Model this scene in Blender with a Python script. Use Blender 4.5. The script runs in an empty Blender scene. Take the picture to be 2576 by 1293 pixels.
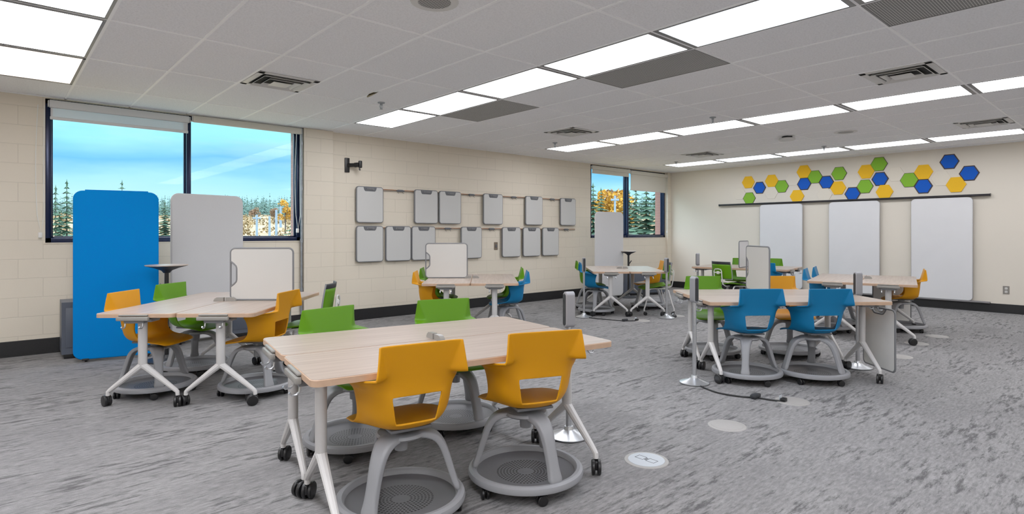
import bpy, bmesh, math, random
from mathutils import Vector, Matrix
PI = math.pi
R = math.radians
random.seed(7)
scn = bpy.context.scene
COL = scn.collection

# ------------------------------------------------------------------ materials
def lin(c):
    return tuple(((v/255)/12.92 if v/255 <= 0.04045 else (((v/255)+0.055)/1.055)**2.4) for v in c)

def mat(name, rgb, rough=0.5, metal=0.0, spec=0.5, noise=None, bump=None, emit=None):
    m = bpy.data.materials.new(name); m.use_nodes = True
    nt = m.node_tree; b = nt.nodes['Principled BSDF']
    c = lin(rgb) + (1,)
    b.inputs['Base Color'].default_value = c
    b.inputs['Roughness'].default_value = rough
    b.inputs['Metallic'].default_value = metal
    b.inputs['Specular IOR Level'].default_value = spec
    tc = nt.nodes.new('ShaderNodeTexCoord')
    if noise:
        scale, amt = noise
        n = nt.nodes.new('ShaderNodeTexNoise'); n.inputs['Scale'].default_value = scale; n.inputs['Detail'].default_value = 5
        nt.links.new(tc.outputs['Object'], n.inputs['Vector'])
        r = nt.nodes.new('ShaderNodeValToRGB')
        r.color_ramp.elements[0].position = 0.3; r.color_ramp.elements[1].position = 0.7
        r.color_ramp.elements[0].color = tuple(v*(1-amt) for v in c[:3]) + (1,)
        r.color_ramp.elements[1].color = tuple(min(1, v*(1+amt)) for v in c[:3]) + (1,)
        nt.links.new(n.outputs['Fac'], r.inputs['Fac']); nt.links.new(r.outputs['Color'], b.inputs['Base Color'])
    if bump:
        scale, st = bump
        n = nt.nodes.new('ShaderNodeTexNoise'); n.inputs['Scale'].default_value = scale; n.inputs['Detail'].default_value = 3
        nt.links.new(tc.outputs['Object'], n.inputs['Vector'])
        bp = nt.nodes.new('ShaderNodeBump'); bp.inputs['Strength'].default_value = st; bp.inputs['Distance'].default_value = 0.002
        nt.links.new(n.outputs['Fac'], bp.inputs['Height']); nt.links.new(bp.outputs['Normal'], b.inputs['Normal'])
    if emit:
        b.inputs['Emission Color'].default_value = lin(emit[0]) + (1,)
        b.inputs['Emission Strength'].default_value = emit[1]
    return m

class NT:
    """tiny helper for math node chains"""
    def __init__(s, m): s.t = m.node_tree
    def n(s, kind, **kw):
        x = s.t.nodes.new(kind)
        for k, v in kw.items(): setattr(x, k, v)
        return x
    def l(s, a, b): s.t.links.new(a, b)
    def m(s, op, a, b=None, c=None):
        x = s.n('ShaderNodeMath', operation=op)
        for i, v in enumerate((a, b, c)):
            if v is None: continue
            if hasattr(v, 'links'): s.l(v, x.inputs[i])
            else: x.inputs[i].default_value = v
        return x.outputs[0]

M = {}
M['yellow'] = mat('yellow_plastic', (204, 138, 0), 0.5, spec=0.28, bump=(900, 0.15))
M['green'] = mat('green_plastic', (82, 134, 0), 0.5, spec=0.28, bump=(900, 0.15))
M['blue'] = mat('blue_plastic', (0, 106, 156), 0.5, spec=0.28, bump=(900, 0.15))
M['grey'] = mat('grey_plastic', (138, 139, 143), 0.45, bump=(700, 0.1))
M['dgrey'] = mat('dark_grey_plastic', (92, 94, 99), 0.5)
M['black'] = mat('black_plastic', (16, 16, 18), 0.4)
M['charcoal'] = mat('charcoal_plastic', (38, 40, 44), 0.5)
M['white_metal'] = mat('white_painted_metal', (205, 203, 202), 0.35, bump=(500, 0.05))
M['silver'] = mat('brushed_silver', (200, 202, 206), 0.3, 0.85, noise=(60, 0.06))
M['head'] = mat('grey_metal_head', (150, 150, 154), 0.45, 0.3)
M['chrome'] = mat('satin_silver', (205, 208, 212), 0.3, 0.8)
M['clear_clip'] = mat('pale_grey_clip', (138, 135, 130), 0.3)
M['board_white'] = mat('whiteboard_white', (220, 220, 222), 0.22, noise=(3, 0.015))
M['board_grey'] = mat('light_grey_laminate', (200, 200, 201), 0.5, noise=(200, 0.02))
M['clip_white'] = mat('satin_white_board', (196, 196, 194), 0.4, noise=(250, 0.03))
M['frame_grey'] = mat('grey_board_frame', (112, 113, 116), 0.45)
M['blue_felt'] = mat('blue_fabric', (0, 118, 196), 0.9, spec=0.1, noise=(320, 0.06), bump=(600, 0.3))
M['cabinet'] = mat('slate_grey_metal', (74, 80, 92), 0.4, noise=(8, 0.04))
M['base_black'] = mat('black_rubber_baseboard', (14, 14, 16), 0.55, noise=(60, 0.3))
M['drywall'] = mat('cream_drywall', (222, 214, 200), 0.75, noise=(1.2, 0.015), bump=(300, 0.08))
M['ceil_bar'] = mat('white_ceiling_bar', (252, 253, 255), 0.5)
M['vent_white'] = mat('white_vent_metal', (212, 212, 210), 0.45)
M['vent_dark'] = mat('dark_duct', (24, 24, 24), 0.8, noise=(14, 0.5))
M['fixture_grey'] = mat('grey_fixture_frame', (128, 128, 128), 0.5)
M['win_frame'] = mat('dark_bronze_window_frame', (18, 30, 62), 0.25, 0.4)
M['blind'] = mat('cream_blind_fabric', (214, 210, 198), 0.8, noise=(400, 0.04))
M['blind_rail'] = mat('grey_blind_rail', (214, 215, 215), 0.5)
M['cord_white'] = mat('white_cord', (225, 225, 220), 0.6)
M['steel'] = mat('galvanised_conduit', (150, 156, 162), 0.4, 0.6, noise=(20, 0.15))
M['hex_y'] = mat('yellow_felt', (240, 184, 30), 0.9, noise=(150, 0.06))
M['hex_g'] = mat('green_felt', (124, 180, 46), 0.9, noise=(150, 0.06))
M['hex_b'] = mat('blue_felt_tile', (0, 82, 190), 0.9, noise=(150, 0.08))
M['hex_c'] = mat('cream_felt', (224, 216, 201), 0.9, noise=(150, 0.02))
M['hex_rim'] = mat('charcoal_felt_backing', (70, 62, 64), 0.9)
M['rail_dark'] = mat('dark_aluminium_rail', (48, 46, 50), 0.35, 0.5)
M['rail_light'] = mat('aluminium_track', (130, 128, 130), 0.35, 0.7)
M['outlet'] = mat('brushed_steel_plate', (150, 146, 140), 0.35, 0.7)
M['outlet_white'] = mat('white_socket', (230, 228, 224), 0.4)
M['bronze'] = mat('brown_switch_plate', (112, 98, 84), 0.45)
M['wire'] = mat('orange_brown_cable', (150, 92, 48), 0.5)
M['wire_grey'] = mat('grey_cable', (120, 112, 104), 0.5)
M['fb_beige'] = mat('beige_floor_box', (158, 155, 152), 0.5, noise=(80, 0.03))
M['fb_pale'] = mat('pale_floor_box_lid', (186, 193, 200), 0.4)
M['chip'] = mat('exposed_tile_core', (150, 138, 108), 0.9, noise=(40, 0.15))
M['bark'] = mat('tree_bark', (74, 70, 66), 0.9, noise=(4, 0.3))
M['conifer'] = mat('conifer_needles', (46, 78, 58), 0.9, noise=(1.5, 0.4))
M['conifer_far'] = mat('distant_conifer', (60, 92, 84), 0.9, noise=(0.4, 0.35))  # bluish distance haze mixed into the needle colour
M['leaf_gold'] = mat('golden_autumn_leaves', (176, 132, 40), 0.9, noise=(2, 0.3))
M['leaf_pink'] = mat('russet_autumn_leaves', (122, 98, 76), 0.9, noise=(2, 0.3))
M['shrub'] = mat('autumn_shrub', (122, 104, 70), 0.9, noise=(0.25, 0.45))
M['field'] = mat('dry_field_grass', (126, 114, 84), 0.95, noise=(0.12, 0.35))
M['pole'] = mat('weathered_pole', (116, 138, 156), 0.7)

# lamp panels
def emat(name, rgb, s):
    m = bpy.data.materials.new(name); m.use_nodes = True; nt = m.node_tree; nt.nodes.clear()
    o = nt.nodes.new('ShaderNodeOutputMaterial'); e = nt.nodes.new('ShaderNodeEmission')
    e.inputs['Color'].default_value = lin(rgb) + (1,); e.inputs['Strength'].default_value = s
    nt.links.new(e.outputs[0], o.inputs[0]); return m
LS = 9.7
ROWS_L = {-12: 1.3, -6: 1.35, 0: 1.04, 6: 0.95, 12: 0.66}          # row strengths weighted to even out the light across the room
for i_, k_ in ROWS_L.items(): M['lamp%d' % i_] = emat('light_diffuser_row', (247, 248, 253), LS*k_)
M['lamp_cool'] = emat('cool_light_diffuser', (226, 238, 255), LS*0.8)
M['lamp_warm'] = emat('warm_light_diffuser', (255, 236, 224), 2.0)

# glass pane: thin, lets light through
m = bpy.data.materials.new('window_glass'); m.use_nodes = True; h = NT(m); h.t.nodes.clear()
o = h.n('ShaderNodeOutputMaterial'); tr = h.n('ShaderNodeBsdfTransparent'); gl = h.n('ShaderNodeBsdfGlossy')
tr.inputs[0].default_value = (1, 1, 1, 1); gl.inputs['Roughness'].default_value = 0.02
mx = h.n('ShaderNodeMixShader'); mx.inputs[0].default_value = 0.008
h.l(tr.outputs[0], mx.inputs[1]); h.l(gl.outputs[0], mx.inputs[2]); h.l(mx.outputs[0], o.inputs[0]); M['glass'] = m
# translucent acrylic sheet
m = bpy.data.materials.new('translucent_panel'); m.use_nodes = True; h = NT(m); h.t.nodes.clear()
o = h.n('ShaderNodeOutputMaterial'); tr = h.n('ShaderNodeBsdfTransparent'); df = h.n('ShaderNodeBsdfPrincipled')
df.inputs['Base Color'].default_value = lin((222, 222, 224)) + (1,); df.inputs['Roughness'].default_value = 0.3
mx = h.n('ShaderNodeMixShader'); mx.inputs[0].default_value = 0.72
h.l(tr.outputs[0], mx.inputs[1]); h.l(df.outputs[0], mx.inputs[2]); h.l(mx.outputs[0], o.inputs[0]); M['translucent'] = m

# carpet planks, streaks run along X
m = mat('grey_carpet', (140, 138, 137), 0.95, spec=0.1); h = NT(m); b = h.t.nodes['Principled BSDF']
tc = h.n('ShaderNodeTexCoord')
def streak(scale, sx, sy, det, rough=0.6, off=0):
    mp = h.n('ShaderNodeMapping'); mp.inputs['Scale'].default_value = (sx, sy, 1); mp.inputs['Location'].default_value = (off, off*1.7, 0)
    h.l(tc.outputs['Object'], mp.inputs['Vector'])
    n = h.n('ShaderNodeTexNoise'); n.inputs['Scale'].default_value = scale; n.inputs['Detail'].default_value = det; n.inputs['Roughness'].default_value = rough
    h.l(mp.outputs[0], n.inputs['Vector']); return n.outputs['Fac']
def band(src, lo, hi):
    x = h.n('ShaderNodeMapRange', interpolation_type='SMOOTHSTEP'); h.l(src, x.inputs['Value'])
    x.inputs['From Min'].default_value = lo; x.inputs['From Max'].default_value = hi; return x.outputs['Result']
a1 = streak(1.0, 5.0, 24, 8, 0.74)                 # thin dark flecks
a2 = streak(1.0, 7, 34, 7, 0.72, 3.1)              # thin light flecks
a3 = streak(1.0, 1.3, 3.2, 3, 0.55, 8.2)           # soft clouds that gather the flecks
a5 = streak(1.0, 16, 60, 6, 0.7, 5.7)              # fine yarn mottling
a4 = streak(1.0, 260, 320, 2, 0.6, 1.3)
# carpet planks 0.25 x 1 m, staggered, each a touch lighter or darker
br = h.n('ShaderNodeTexBrick'); h.l(tc.outputs['Object'], br.inputs['Vector']); br.inputs['Scale'].default_value = 1
br.inputs['Brick Width'].default_value = 1.0; br.inputs['Row Height'].default_value = 0.25; br.inputs['Mortar Size'].default_value = 0.0
br.inputs['Color1'].default_value = (0, 0, 0, 1); br.inputs['Color2'].default_value = (1, 1, 1, 1)
sb = h.n('ShaderNodeSeparateColor'); h.l(br.outputs['Color'], sb.inputs[0])
val = h.m('ADD', h.m('MULTIPLY', a5, 0.5), h.m('MULTIPLY', a4, 0.25))
val = h.m('ADD', val, h.m('MULTIPLY', a3, 0.25))
val = h.m('ADD', val, h.m('MULTIPLY', h.m('SUBTRACT', sb.outputs[0], 0.5), 0.035))
cr = h.n('ShaderNodeValToRGB'); e = cr.color_ramp.elements
e[0].position = 0.34; e[0].color = lin((98, 97, 98)) + (1,)
e[1].position = 0.66; e[1].color = lin((160, 158, 158)) + (1,)
h.l(val, cr.inputs['Fac'])
dk = h.m('MULTIPLY', band(h.m('ADD', a1, h.m('MULTIPLY', h.m('SUBTRACT', a3, .5), .45)), .50, .66), .70)
lt = h.m('MULTIPLY', band(a2, .58, .74), .45)
m1 = h.n('ShaderNodeMix', data_type='RGBA'); h.l(dk, m1.inputs['Factor']); h.l(cr.outputs['Color'], m1.inputs[6]); m1.inputs[7].default_value = lin((52, 52, 54)) + (1,)
m2 = h.n('ShaderNodeMix', data_type='RGBA'); h.l(lt, m2.inputs['Factor']); h.l(m1.outputs[2], m2.inputs[6]); m2.inputs[7].default_value = lin((182, 180, 179)) + (1,)
h.l(m2.outputs[2], b.inputs['Base Color'])
bp = h.n('ShaderNodeBump'); bp.inputs['Strength'].default_value = 0.35; bp.inputs['Distance'].default_value = 0.004
h.l(a4, bp.inputs['Height']); h.l(bp.outputs['Normal'], b.inputs['Normal']); M['carpet'] = m

# painted block wall (axes: u along the wall, z up)
def block_mat(name, rgb, along='X', mortar=0.88):
    m = mat(name, rgb, 0.55); h = NT(m); b = h.t.nodes['Principled BSDF']
    tc = h.n('ShaderNodeTexCoord'); sp = h.n('ShaderNodeSeparateXYZ'); cb = h.n('ShaderNodeCombineXYZ')
    h.l(tc.outputs['Object'], sp.inputs[0]); h.l(sp.outputs[along], cb.inputs[0]); h.l(sp.outputs['Z'], cb.inputs[1])
    br = h.n('ShaderNodeTexBrick'); br.inputs['Scale'].default_value = 1
    br.inputs['Brick Width'].default_value = 0.42; br.inputs['Row Height'].default_value = 0.209
    br.inputs['Mortar Size'].default_value = 0.0045; br.inputs['Mortar Smooth'].default_value = 0.6
    c = lin(rgb); br.inputs['Color1'].default_value = c + (1,)
    br.inputs['Color2'].default_value = tuple(v*0.985 for v in c) + (1,)
    br.inputs['Mortar'].default_value = tuple(v*mortar for v in c) + (1,)
    h.l(cb.outputs[0], br.inputs['Vector']); h.l(br.outputs['Color'], b.inputs['Base Color'])
    n = h.n('ShaderNodeTexNoise'); n.inputs['Scale'].default_value = 60; h.l(tc.outputs['Object'], n.inputs['Vector'])
    hh = h.m('SUBTRACT', h.m('MULTIPLY', n.outputs['Fac'], 0.12), br.outputs['Fac'])
    bp = h.n('ShaderNodeBump'); bp.inputs['Strength'].default_value = 0.45; bp.inputs['Distance'].default_value = 0.004
    h.l(hh, bp.inputs['Height']); h.l(bp.outputs['Normal'], b.inputs['Normal']); return m
M['block'] = block_mat('painted_block_wall', (222, 212, 194))
M['block_y'] = block_mat('painted_block_side', (222, 212, 194), 'Y')
m = block_mat('red_brick', (150, 112, 104), 'Y', 1.2)
for n_ in m.node_tree.nodes:
    if n_.type == 'TEX_BRICK':
        n_.inputs['Brick Width'].default_value = 0.2; n_.inputs['Row Height'].default_value = 0.067; n_.inputs['Mortar Size'].default_value = 0.006
M['brick'] = m

# ceiling tile: fine fissured speckle
m = mat('mineral_ceiling_tile', (222, 222, 221), 0.9, spec=0.1); h = NT(m); b = h.t.nodes['Principled BSDF']
tc = h.n('ShaderNodeTexCoord'); n = h.n('ShaderNodeTexNoise'); n.inputs['Scale'].default_value = 70; n.inputs['Detail'].default_value = 6; n.inputs['Roughness'].default_value = 0.75
h.l(tc.outputs['Object'], n.inputs['Vector']); cr = h.n('ShaderNodeValToRGB')
cr.color_ramp.elements[0].position = 0.34; cr.color_ramp.elements[0].color = lin((229, 230, 233)) + (1,)
cr.color_ramp.elements[1].position = 0.55; cr.color_ramp.elements[1].color = lin((244, 245, 248)) + (1,)
h.l(n.outputs['Fac'], cr.inputs['Fac']); h.l(cr.outputs['Color'], b.inputs['Base Color']); M['ceil'] = m

# perforated return-air grille (square holes in object XY)
m = mat('perforated_grille', (120, 120, 118), 0.6); h = NT(m); b = h.t.nodes['Principled BSDF']
tc = h.n('ShaderNodeTexCoord'); sp = h.n('ShaderNodeSeparateXYZ'); h.l(tc.outputs['Object'], sp.inputs[0])
fx = h.m('FRACT', h.m('MULTIPLY', sp.outputs['X'], 62.0)); fy = h.m('FRACT', h.m('MULTIPLY', sp.outputs['Y'], 62.0))
hole = h.m('MULTIPLY', h.m('GREATER_THAN', fx, 0.3), h.m('GREATER_THAN', fy, 0.3))
mx = h.n('ShaderNodeMix', data_type='RGBA'); h.l(hole, mx.inputs['Factor'])
mx.inputs[6].default_value = lin((190, 190, 188)) + (1,); mx.inputs[7].default_value = lin((66, 66, 65)) + (1,)
h.l(mx.outputs[2], b.inputs['Base Color']); M['grille'] = m

# perforated foot tray: concentric rings of round holes
m = mat('perforated_tray', (94, 94, 97), 0.5); h = NT(m); b = h.t.nodes['Principled BSDF']
tc = h.n('ShaderNodeTexCoord'); sp = h.n('ShaderNodeSeparateXYZ'); h.l(tc.outputs['Object'], sp.inputs[0])
X, Y = sp.outputs['X'], sp.outputs['Y']
r = h.m('SQRT', h.m('ADD', h.m('MULTIPLY', X, X), h.m('MULTIPLY', Y, Y)))
D = 0.0165
k = h.m('ROUND', h.m('DIVIDE', r, D)); nn = h.m('MULTIPLY', k, 6.0)
ang = h.m('DIVIDE', h.m('ARCTAN2', Y, X), 2*PI)
fr = h.m('SUBTRACT', h.m('FRACT', h.m('MULTIPLY', h.m('ADD', ang, 1.0), nn)), 0.5)
da = h.m('MULTIPLY', h.m('DIVIDE', fr, h.m('MAXIMUM', nn, 1.0)), h.m('MULTIPLY', r, 2*PI))
dr = h.m('SUBTRACT', r, h.m('MULTIPLY', k, D))
ds = h.m('SQRT', h.m('ADD', h.m('MULTIPLY', da, da), h.m('MULTIPLY', dr, dr)))
on = h.m('MULTIPLY', h.m('LESS_THAN', ds, 0.0058), h.m('MULTIPLY', h.m('GREATER_THAN', r, 0.04), h.m('LESS_THAN', r, 0.158)))
mx = h.n('ShaderNodeMix', data_type='RGBA'); h.l(on, mx.inputs['Factor'])
mx.inputs[6].default_value = lin((94, 94, 97)) + (1,); mx.inputs[7].default_value = lin((18, 18, 20)) + (1,)
h.l(mx.outputs[2], b.inputs['Base Color']); M['tray'] = m

# pale maple laminate, grain along object X
m = mat('pale_wood_laminate', (222, 203, 186), 0.32); h = NT(m); b = h.t.nodes['Principled BSDF']
tc = h.n('ShaderNodeTexCoord'); mp = h.n('ShaderNodeMapping'); mp.inputs['Scale'].default_value = (1.2, 22, 6)
h.l(tc.outputs['Object'], mp.inputs[0]); n = h.n('ShaderNodeTexNoise'); n.inputs['Scale'].default_value = 1.6; n.inputs['Detail'].default_value = 6
h.l(mp.outputs[0], n.inputs['Vector']); cr = h.n('ShaderNodeValToRGB')
cr.color_ramp.elements[0].position = 0.3; cr.color_ramp.elements[0].color = lin((157, 139, 126)) + (1,)
cr.color_ramp.elements[1].position = 0.7; cr.color_ramp.elements[1].color = lin((181, 165, 152)) + (1,)
h.l(n.outputs['Fac'], cr.inputs['Fac']); h.l(cr.outputs['Color'], b.inputs['Base Color']); M['wood'] = m
M['wood_edge'] = mat('wood_edge_band', (184, 152, 126), 0.5, noise=(30, 0.05))

# ------------------------------------------------------------------ mesh builder
class MB:
    def __init__(s): s.v = []; s.f = []
    def add(s, vs, fs, mtx=None):
        o = len(s.v)
        s.v += [tuple(mtx @ Vector(p)) if mtx else tuple(p) for p in vs]
        s.f += [tuple(i+o for i in f) for f in fs]; return s
    def box(s, c, d, bev=0.0, mtx=None, seg=2):
        bm = bmesh.new(); bmesh.ops.create_cube(bm, size=1)
        bmesh.ops.scale(bm, vec=d, verts=bm.verts)
        if bev: bmesh.ops.bevel(bm, geom=list(bm.edges), offset=min(bev, min(d)*0.49), segments=seg, affect='EDGES', profile=0.5)
        bm.verts.index_update()
        T = Matrix.Translation(c); T = T if mtx is None else mtx @ T
        s.add([v.co[:] for v in bm.verts], [[v.index for v in f.verts] for f in bm.faces], T); bm.free(); return s
    def lathe(s, prof, n=32, mtx=None, close=False):
        vs, fs = [], []
        for r, z in prof:
            for i in range(n):
                a = 2*PI*i/n; vs.append((max(r, 1e-5)*math.cos(a), max(r, 1e-5)*math.sin(a), z))
        m_ = len(prof)
        for j in range(m_ if close else m_-1):
            for i in range(n):
                a, b_ = j*n+i, j*n+(i+1) % n; c_, d_ = ((j+1) % m_)*n+(i+1) % n, ((j+1) % m_)*n+i
                fs.append((a, b_, c_, d_))
        return s.add(vs, fs, mtx)
    def prism(s, poly, z0, z1, mtx=None, cham=0.0):
        n = len(poly)
        if cham:
            cx = sum(p[0] for p in poly)/n; cy = sum(p[1] for p in poly)/n
            ins = inset(poly, cham)
            vs = [(x, y, z0) for x, y in poly] + [(x, y, z1-cham) for x, y in poly] + [(x, y, z1) for x, y in ins]
            fs = [tuple(range(n))[::-1], tuple(range(2*n, 3*n))]
            for L in (0, n): fs += [(L+i, L+(i+1) % n, L+n+(i+1) % n, L+n+i) for i in range(n)]
        else:
            vs = [(x, y, z0) for x, y in poly] + [(x, y, z1) for x, y in poly]
            fs = [tuple(range(n))[::-1], tuple(range(n, 2*n))] + [(i, (i+1) % n, n+(i+1) % n, n+i) for i in range(n)]
        return s.add(vs, fs, mtx)
    def tube(s, pts, r, n=8, closed=False, sy=1.0, mtx=None, radii=None):
        P = [Vector(p) for p in pts]; m_ = len(P); vs, fs = [], []
        up = None
        for j in range(m_):
            a = P[(j-1) % m_] if (closed or j > 0) else P[j]; b_ = P[(j+1) % m_] if (closed or j < m_-1) else P[j]
            t = (b_-a).normalized()
            if up is None:
                up = Vector((0, 0, 1)) if abs(t.z) < 0.9 else Vector((1, 0, 0))
            u = t.cross(up)
            if u.length < 1e-4: u = t.cross(Vector((0, 1, 0)))
            u.normalize(); w = u.cross(t); up = w
            rr = radii[j] if radii else r
            for i in range(n):
                an = 2*PI*i/n; vs.append(tuple(P[j]+u*(rr*math.cos(an))+w*(rr*sy*math.sin(an))))
        for j in range(m_ if closed else m_-1):
            for i in range(n):
                fs.append((j*n+i, j*n+(i+1) % n, ((j+1) % m_)*n+(i+1) % n, ((j+1) % m_)*n+i))
        if not closed: fs += [tuple(range(n))[::-1], tuple(range((m_-1)*n, m_*n))]
        return s.add(vs, fs, mtx)
    def cyl(s, p0, p1, r, n=16, r2=None, mtx=None): return s.tube([p0, p1], r, n, radii=[r, r if r2 is None else r2], mtx=mtx)
    def mesh(s, name, m_, smooth=35):
        me = bpy.data.meshes.new(name); me.from_pydata(s.v, [], s.f); me.update()
        bm = bmesh.new(); bm.from_mesh(me); bmesh.ops.recalc_face_normals(bm, faces=bm.faces); bm.to_mesh(me); bm.free()
        me.materials.append(m_)
        if smooth:
            me.polygons.foreach_set('use_smooth', [True]*len(me.polygons)); me.set_sharp_from_angle(angle=R(smooth))
        return me
    def build(s, name, m_, parent=None, smooth=35, loc=None, rz=0):
        return put(name, s.mesh(name, m_, smooth), parent, loc, rz)

def inset(poly, d):
    n = len(poly); out = []
    A = sum(poly[i][0]*poly[(i+1) % n][1]-poly[(i+1) % n][0]*poly[i][1] for i in range(n))
    sg = 1 if A > 0 else -1
    for i in range(n):
        p0, p1, p2 = Vector(poly[i-1]), Vector(poly[i]), Vector(poly[(i+1) % n])
        a = (p1-p0).normalized(); b_ = (p2-p1).normalized(); t = (a+b_).normalized()
        out.append((p1.x-sg*t.y*d, p1.y+sg*t.x*d))
    return out
def put(name, me, parent=None, loc=None, rz=0):
    o = bpy.data.objects.new(name, me); COL.objects.link(o)
    if parent: o.parent = parent
    if loc: o.location = loc
    o.rotation_euler.z = rz; return o
def rrect(w, h_, r, n=5):
    out = []
    for cx, cy, a0 in ((w/2-r, h_/2-r, 0), (-w/2+r, h_/2-r, 90), (-w/2+r, -h_/2+r, 180), (w/2-r, -h_/2+r, 270)):
        for i in range(n+1):
            a = R(a0+90*i/n); out.append((cx+r*math.cos(a), cy+r*math.sin(a)))
    return out
FACE_MY = Matrix(((1, 0, 0, 0), (0, 0, -1, 0), (0, 1, 0, 0), (0, 0, 0, 1)))     # poly xy -> XZ, thickness toward -Y
FACE_MX = Matrix(((0, 0, -1, 0), (-1, 0, 0, 0), (0, 1, 0, 0), (0, 0, 0, 1)))    # poly xy -> YZ, thickness toward -X
DOWN = Matrix(((1, 0, 0, 0), (0, 1, 0, 0), (0, 0, -1, 0), (0, 0, 0, 1)))

def tag(o, label, cat, group=None, kind=None):
    o['label'] = label; o['category'] = cat
    if group: o['group'] = group
    if kind: o['kind'] = kind
    return o
def thing(name, label, cat, loc=(0, 0, 0), rz=0, group=None):
    o = bpy.data.objects.new(name, None); COL.objects.link(o); o.empty_display_size = 0.1
    o.location = loc; o.rotation_euler.z = rz; return tag(o, label, cat, group)
def struct(name, mb, m_, smooth=0):
    o = mb.build(name, m_, None, smooth); o['kind'] = 'structure'; return o
def dup(src, loc, rz, label, group=None, swap=None):
    def cp(o, par):
        c = o.copy(); COL.objects.link(c); c.parent = par
        if swap and o.data in swap: c.data = swap[o.data]
        for ch in list(o.children): cp(ch, c)
        return c
    kids = list(src.children)
    r_ = src.copy(); COL.objects.link(r_); r_.location = loc; r_.rotation_euler.z = rz; r_['label'] = label
    if group: r_['group'] = group
    for ch in kids: cp(ch, r_)
    return r_
def baked(o, name):
    dg = bpy.context.evaluated_depsgraph_get(); dg.update()
    me = bpy.data.meshes.new_from_object(o.evaluated_get(dg)); me.name = name
    bpy.data.objects.remove(o); return me
ORD = ['first', 'second', 'third', 'fourth', 'fifth', 'sixth', 'seventh', 'eighth', 'ninth', 'tenth']

# ------------------------------------------------------------------ room shell
CE, YW, XW = 2.843, 8.34, 12.57
XL, YF = -5.2, -4.2
struct('floor', MB().box(((XL+XW)/2, (YF+YW)/2, -0.05), (XW-XL+0.6, YW-YF+0.8, 0.1)), M['carpet'])
struct('ceiling', MB().box(((XL+XW)/2, (YF+YW)/2, CE+0.052), (XW-XL+0.6, YW-YF+0.8, 0.1)), M['ceil'])
W1 = (0.44, 3.30, 1.225, 2.83); W2 = (9.60, 12.42, 1.235, 2.825)
def seg(mb, x0, x1, z0, z1, y0=YW, y1=YW+0.12): mb.box(((x0+x1)/2, (y0+y1)/2, (z0+z1)/2), (x1-x0, y1-y0, z1-z0))
wb = MB()
seg(wb, XL-0.3, W1[0], 0, CE+.05); seg(wb, W1[1], W2[0], 0, CE+.05); seg(wb, W2[1], XW+0.3, 0, CE+.05)
for w in (W1, W2): seg(wb, w[0], w[1], 0, w[2]); seg(wb, w[0], w[1], w[3], CE+.05)
struct('wall_back', wb, M['block'])
struct('wall_right', MB().box((XW+0.1, (YF+YW)/2, CE/2), (0.2, YW-YF, CE+0.1)), M['drywall'])
struct('wall_left', MB().box((XL-0.1, (YF+YW)/2, CE/2), (0.2, YW-YF, CE+0.1)), M['block_y'])
struct('wall_front', MB().box(((XL+XW)/2, YF-0.1, CE/2), (XW-XL, 0.2, CE+0.1)), M['block'])
struct('trim_1', MB().box((3.54, YW-0.03, CE/2), (0.44, 0.06, CE), 0.004), M['block'])          # pilaster beside the first window
struct('trim_2', MB().box((12.50, YW-0.03, CE/2), (0.14, 0.06, CE), 0.004), M['block'])
bb = MB()
for x0, x1, y in ((XL, 3.32, YW), (3.32, 3.76, YW-0.06), (3.76, XW, YW)): bb.box(((x0+x1)/2, y-0.009, 0.083), (x1-x0, 0.018, 0.166), 0.004)
struct('baseboard_back', bb, M['base_black'])
struct('baseboard_right', MB().box((XW-0.009, (YF+YW)/2, 0.075), (0.018, YW-YF, 0.15), 0.004), M['base_black'])
struct('trim_3', MB().box(((XL+XW)/2, YW-0.026, 0.006), (XW-XL, 0.016, 0.012)).box((XW-0.026, (YF+YW)/2, 0.006), (0.016, YW-YF, 0.012)), M['base_black'])

# ceiling grid bars, nodes every 0.61 m (X) and 1.22 m (Y)
GX, GY, TX, TY = 3.6665, 2.5925, 0.61, 1.22
gb = MB()
for i in range(-14, 15):
    x = GX+i*TX
    if XL < x < XW: gb.box((x, (YF+YW)/2, CE+0.007), (0.022, YW-YF, 0.02))
for j in range(-5, 5):
    y = GY+j*TY
    if YF < y < YW: gb.box(((XL+XW)/2, y, CE+0.0075), (XW-XL, 0.022, 0.02))
gb.box(((XL+XW)/2, YW-0.012, CE+0.007), (XW-XL, 0.024, 0.02)); gb.box((XW-0.012, (YF+YW)/2, CE+0.007), (0.024, YW-YF, 0.02))
struct('trim_4', gb, M['ceil_bar'])

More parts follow.
